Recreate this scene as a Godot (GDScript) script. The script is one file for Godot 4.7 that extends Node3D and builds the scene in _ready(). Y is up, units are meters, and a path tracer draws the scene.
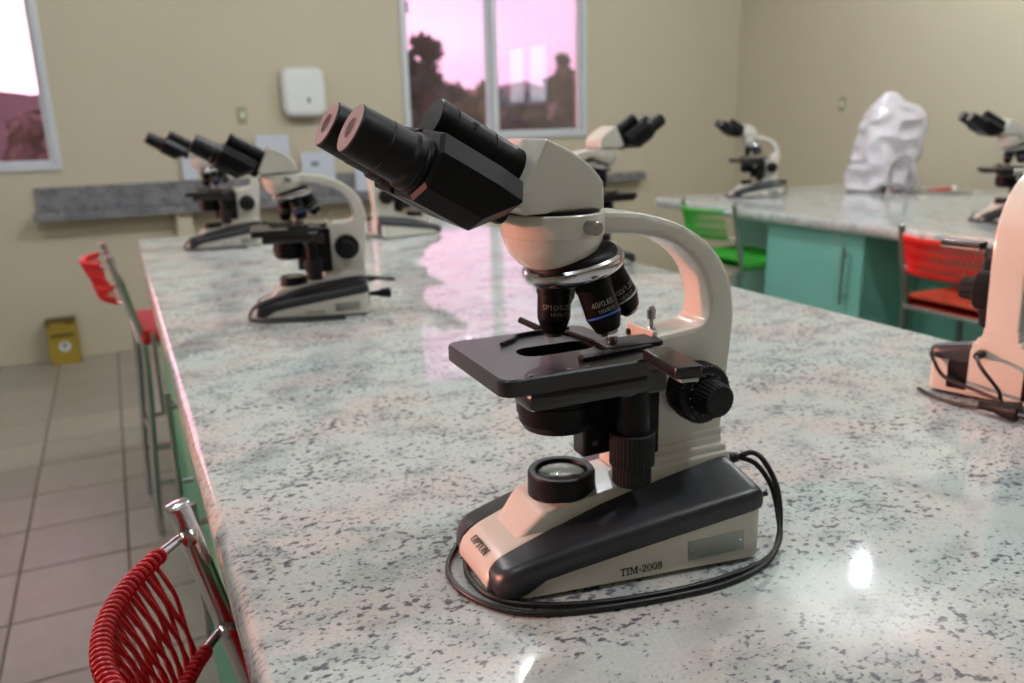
extends Node3D
# A school laboratory at dusk: microscopes on two granite benches, stools, tinted windows.

const BENCH := 0.90          # height of the worktops
const BACK := -5.38          # inner face of the back wall
const RIGHT := 4.56
const LEFT := -4.00
const FRONT := 5.20
const CEIL := 3.05

var M := {}
var rng := RandomNumberGenerator.new()
var taken := {}


func _ready() -> void:
	rng.seed = 11
	# --- camera -------------------------------------------------------------
	var cam := Camera3D.new()
	cam.name = "camera"
	add_child(cam)
	var at := CameraAttributesPhysical.new()
	at.frustum_focal_length = 28.95
	at.exposure_aperture = 6.3
	at.frustum_focus_distance = 0.63
	cam.attributes = at
	cam.near = 0.05
	cam.far = 400.0
	cam.fov = 45.03
	cam.position = Vector3(0, 1.30, 0)
	cam.rotation_degrees = Vector3(-15.06, -25.2, -1.43)
	cam.current = true
	# --- sky and exposure -----------------------------------------------------
	var we := WorldEnvironment.new()
	we.name = "world_environment"
	var env := Environment.new()
	env.background_mode = Environment.BG_SKY
	env.tonemap_mode = Environment.TONE_MAPPER_LINEAR
	env.tonemap_exposure = 0.92
	env.sdfgi_enabled = true
	env.ssao_enabled = true
	env.ssil_enabled = true
	var sky := Sky.new()
	var pm := PanoramaSkyMaterial.new()
	pm.panorama = ImageTexture.create_from_image(dusk_sky())
	pm.filter = true
	sky.sky_material = pm
	env.sky = sky
	env.background_energy_multiplier = 1.0
	we.environment = env
	add_child(we)
	# --- low setting sun, entering through the side windows -----------------------
	var sun := DirectionalLight3D.new()
	sun.name = "setting_sun"
	sun.light_color = Color(1.0, 0.60, 0.50)
	sun.light_energy = 1.25
	sun.light_angular_distance = 2.5
	sun.shadow_enabled = true
	add_child(sun)
	sun.look_at_from_position(Vector3.ZERO, Vector3(1.0, -0.118, 0.45), Vector3.UP)
	materials()
	setting()
	outdoors()
	benches()
	lamps()
	wall_things()
	microscopes()
	stools()
	bench_things()


# ============================== light ==========================================
func dusk_sky() -> Image:
	var w := 512
	var h := 256
	var n := FastNoiseLite.new()
	n.seed = 5
	n.frequency = 0.9
	n.fractal_octaves = 4
	var im := Image.create_empty(w, h, false, Image.FORMAT_RGBAF)
	var glow_at := Vector3(-0.50, 0.06, -0.86).normalized()
	for y in h:
		var el := (0.5 - (y + 0.5) / h) * PI
		for x in w:
			var az := (x + 0.5) / w * TAU
			var d := Vector3(sin(az) * cos(el), sin(el), -cos(az) * cos(el))
			var up := clampf(d.y, 0.0, 1.0)
			var c := Vector3(2.3, 2.4, 2.65).lerp(Vector3(1.1, 1.4, 2.1), pow(up, 0.6))
			var near_sun := clampf((d.dot(glow_at) + 0.15) / 1.15, 0.0, 1.0)
			c += Vector3(15.0, 10.5, 10.0) * pow(near_sun, 4.5) * (1.0 - 0.6 * up)
			var cl := n.get_noise_3d(d.x * 2.0, d.y * 7.0, d.z * 2.0)
			c *= Vector3(1.0, 1.0, 1.0) + cl * Vector3(0.30, 0.48, 0.36)
			im.set_pixel(x, y, Color(c.x, c.y, c.z, 1.0))
	return im


# ============================== geometry ========================================
class Geo:
	var v := PackedVector3Array()

	func put(t: PackedVector3Array, xf := Transform3D()) -> void:
		var vol := 0.0
		var mid := Vector3.ZERO
		for p in t:
			mid += p
		mid /= maxi(t.size(), 1)
		for i in range(0, t.size(), 3):
			vol += (t[i] - mid).dot((t[i + 1] - mid).cross(t[i + 2] - mid))
		if xf.basis.determinant() < 0.0:
			vol = -vol
		for i in range(0, t.size(), 3):
			var a := xf * t[i]
			var b := xf * t[i + 1]
			var c := xf * t[i + 2]
			if (b - a).cross(c - a).length_squared() < 1e-18:
				continue
			v.append(a)
			if vol > 0.0:
				v.append(c)
				v.append(b)
			else:
				v.append(b)
				v.append(c)

	func mesh(angle := 42.0) -> ArrayMesh:
		var nf := v.size() / 3
		var fn := PackedVector3Array()
		fn.resize(nf)
		var un := PackedVector3Array()
		un.resize(nf)
		var at := {}
		var keys := []
		keys.resize(v.size())
		for f in nf:
			var c := (v[f * 3 + 2] - v[f * 3]).cross(v[f * 3 + 1] - v[f * 3])
			fn[f] = c
			un[f] = c.normalized()
			for k in 3:
				var key := Vector3i((v[f * 3 + k] * 40000.0).round())
				keys[f * 3 + k] = key
				if at.has(key):
					at[key].append(f)
				else:
					at[key] = [f]
		var lim := cos(deg_to_rad(angle))
		var nn := PackedVector3Array()
		nn.resize(v.size())
		for f in nf:
			for k in 3:
				var s := Vector3.ZERO
				for o in at[keys[f * 3 + k]]:
					if un[o].dot(un[f]) >= lim:
						s += fn[o]
				nn[f * 3 + k] = s.normalized() if s.length_squared() > 0.0 else un[f]
		var arr := []
		arr.resize(Mesh.ARRAY_MAX)
		arr[Mesh.ARRAY_VERTEX] = v
		arr[Mesh.ARRAY_NORMAL] = nn
		var m := ArrayMesh.new()
		m.add_surface_from_arrays(Mesh.PRIMITIVE_TRIANGLES, arr)
		return m


func quads(rings: Array, capped := true, closed := false) -> PackedVector3Array:
	var t := PackedVector3Array()
	var n: int = rings[0].size()
	var m := rings.size()
	for i in (m if closed else m - 1):
		var a = rings[i]
		var b = rings[(i + 1) % m]
		for k in n:
			var j := (k + 1) % n
			t.append_array([a[k], a[j], b[j], a[k], b[j], b[k]])
	if capped and not closed:
		for e in [0, m - 1]:
			var r = rings[e]
			var c := Vector3.ZERO
			for p in r:
				c += p
			c /= n
			for k in n:
				if e == 0:
					t.append_array([c, r[(k + 1) % n], r[k]])
				else:
					t.append_array([c, r[k], r[(k + 1) % n]])
	return t


func loft(g: Geo, rings: Array, xf := Transform3D()) -> void:
	g.put(quads(rings), xf)


func lathe(g: Geo, profile: Array, seg := 32, xf := Transform3D()) -> void:
	var rings := []
	for p in profile:
		var r := PackedVector3Array()
		for k in seg:
			var a := TAU * k / seg
			r.append(Vector3(p[0] * cos(a), p[1], p[0] * sin(a)))
		rings.append(r)
	g.put(quads(rings, true), xf)


func tube(g: Geo, pts: PackedVector3Array, radius: float, seg := 8, closed := false, flat := 1.0) -> void:
	var rings := []
	var n := pts.size()
	var side := Vector3.ZERO
	for i in n:
		var d := (pts[(i + 1) % n] - pts[(i - 1 + n) % n]) if closed else (pts[mini(i + 1, n - 1)] - pts[maxi(i - 1, 0)])
		d = d.normalized()
		if side == Vector3.ZERO:
			side = d.cross(Vector3.UP if absf(d.y) < 0.9 else Vector3.RIGHT).normalized()
		side = (side - d * side.dot(d)).normalized()
		var up := d.cross(side)
		var r := PackedVector3Array()
		for k in seg:
			var a := TAU * k / seg
			r.append(pts[i] + side * cos(a) * radius + up * sin(a) * radius * flat)
		rings.append(r)
	g.put(quads(rings, true, closed))


func spline(p: Array, per := 6) -> PackedVector3Array:
	var out := PackedVector3Array()
	var n := p.size()
	for i in n - 1:
		var a: Vector3 = p[maxi(i - 1, 0)]
		var b: Vector3 = p[i]
		var c: Vector3 = p[i + 1]
		var d: Vector3 = p[mini(i + 2, n - 1)]
		for k in per:
			out.append(b.cubic_interpolate(c, a, d, float(k) / per))
	out.append(p[n - 1])
	return out


func spline2(p: Array, per := 5) -> PackedVector2Array:
	var out := PackedVector2Array()
	var n := p.size()
	for i in n - 1:
		var a: Vector2 = p[maxi(i - 1, 0)]
		var b: Vector2 = p[i]
		var c: Vector2 = p[i + 1]
		var d: Vector2 = p[mini(i + 2, n - 1)]
		for k in per:
			out.append(b.cubic_interpolate(c, a, d, float(k) / per))
	out.append(p[n - 1])
	return out


func rrect(w: float, h: float, r: float, seg := 4, c := Vector2.ZERO) -> PackedVector2Array:
	var o := PackedVector2Array()
	for q in 4:
		var cx := (w / 2 - r) * (1 if q == 0 or q == 3 else -1)
		var cy := (h / 2 - r) * (1 if q < 2 else -1)
		for k in seg + 1:
			var a := PI / 2 * q + PI / 2 * k / seg
			o.append(c + Vector2(cx + r * cos(a), cy + r * sin(a)))
	return o


func inset(o: PackedVector2Array, d: float) -> PackedVector2Array:
	var n := o.size()
	var area := 0.0
	for i in n:
		area += o[i].cross(o[(i + 1) % n])
	var s := 1.0 if area > 0 else -1.0
	var r := PackedVector2Array()
	for i in n:
		var a := (o[i] - o[(i - 1 + n) % n]).normalized()
		var b := (o[(i + 1) % n] - o[i]).normalized()
		var na := Vector2(-a.y, a.x) * s
		var nb := Vector2(-b.y, b.x) * s
		var m := na + nb
		m = m.normalized() / maxf(0.5, m.length() / 2.0) if m.length() > 0.01 else na
		r.append(o[i] + m * d)
	return r


# outline in x,y; extruded along z from z0 to z1, edges bevelled
func extrude(g: Geo, o: PackedVector2Array, z0: float, z1: float, bev := 0.0, xf := Transform3D()) -> void:
	var levels := [[0.0, z0], [0.0, z1]]
	if bev > 0.0:
		levels = [[bev, z0], [bev * 0.3, z0 + bev * 0.3], [0.0, z0 + bev], [0.0, z1 - bev], [bev * 0.3, z1 - bev * 0.3], [bev, z1]]
	var rings := []
	for l in levels:
		var q := inset(o, l[0]) if l[0] > 0.0 else o
		var r := PackedVector3Array()
		for p in q:
			r.append(Vector3(p.x, p.y, l[1]))
		rings.append(r)
	var t := quads(rings, false)
	for e in [0, rings.size() - 1]:
		var flat := PackedVector2Array()
		for p in rings[e]:
			flat.append(Vector2(p.x, p.y))
		var idx := Geometry2D.triangulate_polygon(flat)
		for i in range(0, idx.size(), 3):
			var a: Vector3 = rings[e][idx[i]]
			var b: Vector3 = rings[e][idx[i + 1]]
			var c: Vector3 = rings[e][idx[i + 2]]
			# same turning sense as the wall: outward of the end face
			var up := (b - a).cross(c - a).z > 0.0
			var area := 0.0
			for k in flat.size():
				area += flat[k].cross(flat[(k + 1) % flat.size()])
			var want: bool = (area > 0.0) == (int(e) != 0)
			if want != up:
				t.append_array([a, c, b])
			else:
				t.append_array([a, b, c])
	g.put(t, xf)


const STAND := Transform3D(Basis(Vector3(1, 0, 0), Vector3(0, 0, -1), Vector3(0, 1, 0)), Vector3.ZERO)  # extrusion upwards: (x, y, z) -> (x, z, -y)


func box(g: Geo, c: Vector3, s: Vector3, bev := 0.0, xf := Transform3D()) -> void:
	if bev <= 0.0:
		extrude(g, PackedVector2Array([Vector2(-s.x, -s.y) / 2, Vector2(s.x, -s.y) / 2, Vector2(s.x, s.y) / 2, Vector2(-s.x, s.y) / 2]), -s.z / 2, s.z / 2, 0.0, xf * Transform3D(Basis(), c))
	else:
		extrude(g, rrect(s.x, s.y, bev, 2), -s.z / 2, s.z / 2, bev, xf * Transform3D(Basis(), c))


func span(g: Geo, a: Vector3, b: Vector3, bev := 0.0) -> void:
	box(g, (a + b) / 2, (b - a).abs(), bev)


func rod(g: Geo, a: Vector3, b: Vector3, r: float, seg := 12) -> void:
	tube(g, PackedVector3Array([a, b]), r, seg)


# plate with one hole; both outlines run round the same centre
func plate_with_hole(g: Geo, outer: PackedVector2Array, hole: PackedVector2Array, y0: float, y1: float, bev: float) -> void:
	var n := 72
	var c := Vector2.ZERO
	for p in hole:
		c += p
	c /= hole.size()
	var cast := func(o: PackedVector2Array, a: float) -> Vector2:
		var far := c + Vector2(cos(a), sin(a)) * 2.0
		for i in o.size():
			var hit = Geometry2D.segment_intersects_segment(c, far, o[i], o[(i + 1) % o.size()])
			if hit != null:
				return hit
		return c
	var angles := []
	for p in outer:
		angles.append((p - c).angle())
	for p in hole:
		angles.append((p - c).angle())
	for k in n:
		angles.append(-PI + TAU * k / n + 0.001)
	angles.sort()
	var rings := []
	var small := inset(outer, bev)
	for l in [[hole, y0], [outer, y0], [outer, y1 - bev], [small, y1], [hole, y1]]:
		var r := PackedVector3Array()
		for a in angles:
			var p: Vector2 = cast.call(l[0], a)
			r.append(Vector3(p.x, l[1], p.y))
		rings.append(r)
	g.put(quads(rings, false, true))


# ============================== nodes ===========================================
func numbered(called: String) -> String:
	if not taken.has(called):
		taken[called] = 0
		return called
	taken[called] += 1
	return "%s_%03d" % [called, taken[called]]


func obj(called: String, mesh: Mesh, m: Material, parent: Node = null) -> MeshInstance3D:
	var o := MeshInstance3D.new()
	o.mesh = mesh
	o.material_override = m
	if parent == null:
		o.name = numbered(called)
		add_child(o)
	else:
		o.name = called
		parent.add_child(o, true)
	return o


func thing(called: String, label: String, category: String, p := Vector3.ZERO, turn := 0.0, group := "") -> Node3D:
	var o := Node3D.new()
	o.name = numbered(called)
	add_child(o)
	o.position = p
	o.rotation_degrees.y = turn
	tag(o, label, category, group)
	return o


func tag(o: Node, label: String, category: String, group := "", kind := "") -> Node:
	o.set_meta("label", label)
	if category:
		o.set_meta("category", category)
	if group:
		o.set_meta("group", group)
	if kind:
		o.set_meta("kind", kind)
	return o


func structure(o: Node, label: String) -> Node:
	o.set_meta("kind", "structure")
	o.set_meta("label", label)
	return o


func copy(o: Node3D, label: String, p: Vector3, turn: float) -> Node3D:
	var c: Node3D = o.duplicate()
	var base := String(o.name).rstrip("0123456789").trim_suffix("_")
	c.name = numbered(base)
	add_child(c)
	c.position = p
	c.rotation_degrees.y = turn
	c.set_meta("label", label)
	return c


# ============================== materials =======================================
func mat(called: String, c: Color, rough := 0.5, metal := 0.0, spec := 0.5) -> StandardMaterial3D:
	var m := StandardMaterial3D.new()
	m.resource_name = called
	m.albedo_color = c
	m.roughness = rough
	m.metallic = metal
	m.metallic_specular = spec
	M[called] = m
	return m


func rgb8(r: int, g: int, b: int) -> Color:
	return Color8(r, g, b)


func triplanar(m: StandardMaterial3D, t: Texture2D, scale: Vector3, world := true) -> void:
	m.albedo_texture = t
	m.uv1_triplanar = true
	m.uv1_world_triplanar = world
	m.uv1_scale = scale


func noise_image(size: int, seed_: int, freq: float, oct := 3, kind := FastNoiseLite.TYPE_SIMPLEX_SMOOTH) -> PackedByteArray:
	var n := FastNoiseLite.new()
	n.seed = seed_
	n.frequency = freq
	n.noise_type = kind
	n.fractal_octaves = oct
	var im := n.get_seamless_image(size, size, false, false, 0.1, false)
	im.convert(Image.FORMAT_L8)
	return im.get_data()


# polished granite: pale grey green and rosy ground, grey clouds, dark mineral flecks
func granite_image(size: int, base: Array, dark := 1.0) -> Image:
	var a := noise_image(size, 21, 0.0035, 4)
	var b := noise_image(size, 22, 0.011, 3)
	var c := noise_image(size, 23, 0.058, 3)
	var d := noise_image(size, 24, 0.10, 2)
	var e := noise_image(size, 25, 0.0065, 2)
	var f := noise_image(size, 26, 0.16, 1)
	var data := PackedByteArray()
	data.resize(size * size * 3)
	var g0: Vector3 = base[0]
	var g1: Vector3 = base[1]
	var g2: Vector3 = base[2]
	var ink: Vector3 = base[3]
	for i in size * size:
		var na := a[i] / 255.0
		var nb := b[i] / 255.0
		var nc := c[i] / 255.0
		var nd := d[i] / 255.0
		var ne := e[i] / 255.0
		var nf := f[i] / 255.0
		var col := g0.lerp(g1, clampf((na - 0.40) * 3.2, 0.0, 1.0))
		col = col.lerp(g2, clampf((nb - 0.50) * 2.4, 0.0, 0.75))
		col *= 0.955 + 0.09 * nf
		# flecks, thicker where the coarse cloud is high
		var k := clampf((nc + 0.30 * (ne - 0.5) - 0.652) * 9.0, 0.0, 1.0) * dark
		var k2 := clampf((nd + 0.26 * (nb - 0.5) - 0.70) * 8.0, 0.0, 1.0) * 0.7 * dark
		col = col.lerp(ink, maxf(k * (0.55 + 0.4 * nf), k2))
		data[i * 3] = int(clampf(col.x, 0, 255))
		data[i * 3 + 1] = int(clampf(col.y, 0, 255))
		data[i * 3 + 2] = int(clampf(col.z, 0, 255))
	return Image.create_from_data(size, size, false, Image.FORMAT_RGB8, data)


func mottle_image(size: int, seed_: int, lo: Color, hi: Color, freq := 0.02, fine := 0.25) -> Image:
	var a := noise_image(size, seed_, freq, 4)
	var b := noise_image(size, seed_ + 1, fine, 1)
	var data := PackedByteArray()
	data.resize(size * size * 3)
	for i in size * size:
		var c := lo.lerp(hi, clampf(a[i] / 255.0 * 0.7 + b[i] / 255.0 * 0.3, 0.0, 1.0))
		data[i * 3] = c.r8
		data[i * 3 + 1] = c.g8
		data[i * 3 + 2] = c.b8
	return Image.create_from_data(size, size, false, Image.FORMAT_RGB8, data)


func materials() -> void:
	var m := mat("granite", Color.WHITE, 0.04)
	triplanar(m, ImageTexture.create_from_image(granite_image(1536, [Vector3(192, 200, 196), Vector3(200, 192, 187), Vector3(158, 166, 164), Vector3(74, 74, 84)])), Vector3(0.72, 0.9, 0.98))
	m = mat("grey_granite", Color.WHITE, 0.2)
	triplanar(m, ImageTexture.create_from_image(granite_image(512, [Vector3(128, 128, 132), Vector3(140, 138, 138), Vector3(104, 104, 110), Vector3(48, 48, 54)])), Vector3(1.6, 1.6, 1.6))
	m = mat("wall_paint", Color.WHITE, 0.85)
	triplanar(m, ImageTexture.create_from_image(mottle_image(512, 41, rgb8(194, 184, 160), rgb8(201, 191, 167), 0.006)), Vector3(0.45, 0.45, 0.45))
	mat("ceiling_paint", rgb8(225, 222, 212), 0.9)
	m = mat("grout", rgb8(96, 88, 80), 0.9)
	for k in 4:
		m = mat("tile_%d" % k, Color.WHITE, 0.32)
		var lo: Color = [rgb8(160, 151, 138), rgb8(165, 156, 143), rgb8(155, 147, 135), rgb8(162, 152, 141)][k]
		triplanar(m, ImageTexture.create_from_image(mottle_image(128, 60 + 3 * k, lo.darkened(0.06), lo.lightened(0.05), 0.03)), Vector3(2.2, 2.2, 2.2))
	mat("aluminium_white", rgb8(206, 210, 214), 0.4)
	var glass := mat("film_glass", Color(0.71, 0.56, 0.65, 0.02), 0.0)
	glass.transparency = BaseMaterial3D.TRANSPARENCY_ALPHA
	glass.refraction_enabled = true
	glass.refraction_scale = 0.12
	var clear := mat("clear_glass", Color(0.9, 0.95, 0.95, 0.06), 0.02)
	clear.transparency = BaseMaterial3D.TRANSPARENCY_ALPHA
	var en := mat("cream_enamel", rgb8(214, 210, 198), 0.24)
	en.clearcoat_enabled = true
	en.clearcoat = 0.4
	en.clearcoat_roughness = 0.08
	mat("charcoal_plastic", rgb8(44, 46, 51), 0.34)
	m = mat("black_metal", rgb8(9, 9, 11), 0.42, 0.0, 0.3)
	mat("stage_black", rgb8(26, 25, 28), 0.28)
	mat("rubber_black", rgb8(12, 12, 14), 0.45, 0.0, 0.36)
	mat("cable_black", rgb8(20, 20, 22), 0.38)
	mat("eyecup_ring", rgb8(128, 120, 121), 0.5)
	mat("chrome", rgb8(205, 205, 208), 0.14, 1.0)
	mat("steel", rgb8(170, 172, 172), 0.28, 1.0)
	mat("brushed_plate", rgb8(165, 168, 160), 0.42, 0.85)
	mat("grey_post", rgb8(126, 130, 128), 0.3, 0.7)
	mat("ink", rgb8(40, 36, 34), 0.7)
	mat("white_print", rgb8(140, 138, 136), 0.6)
	mat("blue_band", rgb8(45, 105, 190), 0.45)
	mat("yellow_band", rgb8(190, 160, 60), 0.45)
	mat("white_band", rgb8(205, 205, 200), 0.45)
	var lens := mat("coated_lens", rgb8(10, 11, 15), 0.12)
	lens.metallic_specular = 0.4
	var frost := mat("condensing_lens", Color(0.85, 0.88, 0.88, 0.05), 0.03)
	frost.transparency = BaseMaterial3D.TRANSPARENCY_ALPHA
	frost.refraction_enabled = true
	frost.refraction_scale = 0.05
	mat("red_cord", rgb8(176, 18, 30), 0.3)
	mat("bright_red_cord", rgb8(214, 34, 34), 0.35)
	mat("orange_seat", rgb8(214, 70, 38), 0.4)
	mat("green_cord", rgb8(58, 176, 52), 0.35)
	m = mat("teal_laminate", rgb8(128, 192, 178), 0.42)
	m = mat("green_laminate", rgb8(78, 158, 124), 0.45)
	mat("white_plastic", rgb8(226, 228, 224), 0.35)
	mat("outlet_plastic", rgb8(158, 158, 112), 0.5)
	mat("paper", rgb8(205, 210, 220), 0.9)
	mat("print_grey", rgb8(120, 126, 140), 0.9)
	mat("yellow_card", rgb8(156, 130, 40), 0.8)
	mat("brown_print", rgb8(92, 76, 30), 0.8)
	mat("emblem_white", rgb8(215, 215, 215), 0.7)
	mat("emblem_blue", rgb8(40, 50, 110), 0.7)
	var bag := mat("plastic_film", rgb8(212, 206, 211), 0.24)
	bag.backlight_enabled = true
	bag.backlight = Color(0.5, 0.5, 0.5)
	mat("socket_white", rgb8(230, 230, 226), 0.4)
	var bulb := mat("bulb_glow", rgb8(240, 245, 250), 0.4)
	bulb.emission_enabled = true
	bulb.emission = Color(0.93, 0.97, 1.0)
	bulb.emission_energy_multiplier = 60.0
	m = mat("leaf_dark", rgb8(84, 84, 66), 0.7)
	m = mat("leaf_mid", rgb8(104, 110, 72), 0.7)
	m = mat("leaf_dry", rgb8(172, 136, 116), 0.7)
	mat("bark", rgb8(82, 66, 52), 0.9)
	m = mat("scrub", Color.WHITE, 0.95)
	triplanar(m, ImageTexture.create_from_image(mottle_image(256, 95, rgb8(126, 100, 88), rgb8(182, 142, 128), 0.05)), Vector3(0.12, 0.12, 0.12))
	m = mat("grass", Color.WHITE, 0.95)
	triplanar(m, ImageTexture.create_from_image(mottle_image(256, 90, rgb8(86, 84, 50), rgb8(120, 112, 72), 0.02)), Vector3(0.25, 0.25, 0.25))


# ============================== setting =========================================
# wall pieces round rectangular openings; along = 0: wall runs in x at constant z, 1: runs in z at constant x
func wall_with_openings(called: String, along: int, lo: float, hi: float, plane0: float, plane1: float, holes: Array, label: String) -> Node3D:
	var g := Geo.new()
	var cuts := [lo]
	for h in holes:
		cuts.append(h[0])
		cuts.append(h[1])
	cuts.append(hi)
	var put := func(a: float, b: float, y0: float, y1: float) -> void:
		if along == 0:
			span(g, Vector3(a, y0, plane0), Vector3(b, y1, plane1))
		else:
			span(g, Vector3(plane0, y0, a), Vector3(plane1, y1, b))
	for i in range(0, cuts.size(), 2):
		put.call(cuts[i], cuts[i + 1], 0.0, CEIL)
	for h in holes:
		put.call(h[0], h[1], 0.0, h[2])
		put.call(h[0], h[1], h[3], CEIL)
	var o := obj(called, g.mesh(20), M.wall_paint)
	structure(o, label)
	return o


# sliding window of two sashes in an opening; built in x,y and turned into place
func window(called: String, w: float, y0: float, y1: float, at: Vector3, turn: float, glass: Material, label: String) -> void:
	var n := Node3D.new()
	n.name = called
	add_child(n)
	n.position = at
	n.rotation_degrees.y = turn
	structure(n, label)
	var h := y1 - y0
	var g := Geo.new()
	var f := 0.036
	span(g, Vector3(-w / 2, 0, -0.09), Vector3(w / 2, f, 0.02), 0.004)
	span(g, Vector3(-w / 2, h - f, -0.09), Vector3(w / 2, h, 0.02), 0.004)
	span(g, Vector3(-w / 2, f, -0.09), Vector3(-w / 2 + f, h - f, 0.02), 0.004)
	span(g, Vector3(w / 2 - f, f, -0.09), Vector3(w / 2, h - f, 0.02), 0.004)
	obj("window_frame", g.mesh(20), M.aluminium_white, n)
	for s in [-1, 1]:
		var z := -0.05 if s < 0 else -0.02
		var x0 := -w / 2 + f if s < 0 else -0.045
		var x1 := -0.032 if s < 0 else w / 2 - f
		g = Geo.new()
		var rail := 0.020
		var q0 := 0.024 if s < 0 else 0.046
		var q1 := 0.046 if s < 0 else 0.024
		span(g, Vector3(x0, f, z - 0.012), Vector3(x1, f + rail, z + 0.012), 0.003)
		span(g, Vector3(x0, h - f - rail, z - 0.012), Vector3(x1, h - f, z + 0.012), 0.003)
		span(g, Vector3(x0, f + rail, z - 0.012), Vector3(x0 + q0, h - f - rail, z + 0.012), 0.003)
		span(g, Vector3(x1 - q1, f + rail, z - 0.012), Vector3(x1, h - f - rail, z + 0.012), 0.003)
		var sash := obj("sash", g.mesh(20), M.aluminium_white, n)
		g = Geo.new()
		span(g, Vector3(x0 + q0, f + rail, z - 0.003), Vector3(x1 - q1, h - f - rail, z + 0.003))
		obj("pane", g.mesh(20), glass, sash)


const TILE := 0.305


func setting() -> void:
	wall_with_openings("wall_back", 0, LEFT - 0.15, RIGHT + 0.15, BACK - 0.15, BACK, [[-1.62, -0.246, 1.088, 2.35], [1.79, 3.169, 1.172, 2.40]], "cream painted wall with the sliding windows")
	wall_with_openings("wall_right", 1, BACK, FRONT, RIGHT, RIGHT + 0.15, [[-2.25, -0.93, 1.45, 2.18]], "cream painted wall behind the second bench")
	wall_with_openings("wall_left", 1, BACK, FRONT, LEFT - 0.15, LEFT, [[-5.22, -3.40, 1.0, 2.0], [-3.20, -1.40, 1.0, 2.0]], "cream painted wall with sunset windows")
	wall_with_openings("wall_front", 0, LEFT - 0.15, RIGHT + 0.15, FRONT, FRONT + 0.15, [], "cream painted wall at the door end")
	var g := Geo.new()
	span(g, Vector3(LEFT - 0.15, CEIL, BACK - 0.15), Vector3(RIGHT + 0.15, CEIL + 0.12, FRONT + 0.15))
	structure(obj("ceiling", g.mesh(20), M.ceiling_paint), "plain white ceiling")
	g = Geo.new()
	span(g, Vector3(LEFT - 0.15, -0.15, BACK - 0.15), Vector3(RIGHT + 0.15, -0.003, FRONT + 0.15))
	var floor_node := obj("floor", g.mesh(20), M.grout)
	structure(floor_node, "beige ceramic tile floor with dark joints")
	# tiles: those in view one by one, the rest joined
	var tile := Geo.new()
	box(tile, Vector3(0, -0.006, 0), Vector3(TILE - 0.006, 0.012, TILE - 0.006), 0.0015)
	var tm := tile.mesh(30)
	var cells := []
	for i in range(-13, 18):
		for j in range(-19, 27):
			var x := -0.415 + TILE * (i + 0.5)
			var z := -2.69 + TILE * (j + 0.5)
			# tiles cut to fit along the walls
			var x0 := maxf(x - TILE / 2, LEFT)
			var x1 := minf(x + TILE / 2, RIGHT)
			var z0 := maxf(z - TILE / 2, BACK)
			var z1 := minf(z + TILE / 2, FRONT)
			if x1 - x0 < 0.03 or z1 - z0 < 0.03:
				continue
			cells.append([Vector2(x + 0.25, z + 3.4).length() + (0.0 if x < 0.6 else 1.0), (x0 + x1) / 2, (z0 + z1) / 2, (x1 - x0) / TILE, (z1 - z0) / TILE])
	cells.sort_custom(func(a, b): return a[0] < b[0])
	var rest := Geo.new()
	for k in cells.size():
		var c = cells[k]
		if k < 220:
			var o := obj("tile", tm, M["tile_%d" % rng.randi_range(0, 3)], floor_node)
			o.position = Vector3(c[1], 0, c[2])
			o.scale = Vector3(c[3], 1, c[4])
		else:
			box(rest, Vector3(c[1], -0.006, c[2]), Vector3(TILE * c[3] - 0.006, 0.012, TILE * c[4] - 0.006), 0.0015)
	var field := obj("tile_field", rest.mesh(30), M.tile_1, floor_node)
	field.set_meta("kind", "stuff")
	g = Geo.new()
	span(g, Vector3(LEFT, 0, BACK), Vector3(RIGHT, 0.07, BACK + 0.010), 0.002)
	structure(obj("baseboard_back", g.mesh(20), M.wall_paint), "low cream skirting along the back wall")
	window("window_1", 1.374, 1.088, 2.35, Vector3(-0.933, 1.088, BACK), 0.0, M.film_glass, "white aluminium sliding window with rosy tinted panes beside the yellow box corner")
	window("window_2", 1.379, 1.172, 2.40, Vector3(2.4795, 1.172, BACK), 0.0, M.film_glass, "white aluminium sliding window with rosy tinted panes above the main bench")
	window("window_3", 1.32, 1.45, 2.18, Vector3(RIGHT, 1.45, -1.59), -90.0, M.clear_glass, "white aluminium sliding window with clear panes over the second bench")
	window("window_4", 1.82, 1.0, 2.0, Vector3(LEFT, 1.0, -4.31), 90.0, M.clear_glass, "white aluminium sliding window with clear panes in the sunset side wall")
	window("window_5", 1.80, 1.0, 2.0, Vector3(LEFT, 1.0, -2.30), 90.0, M.clear_glass, "white aluminium sliding window with clear panes in the sunset wall near the door end")


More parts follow.
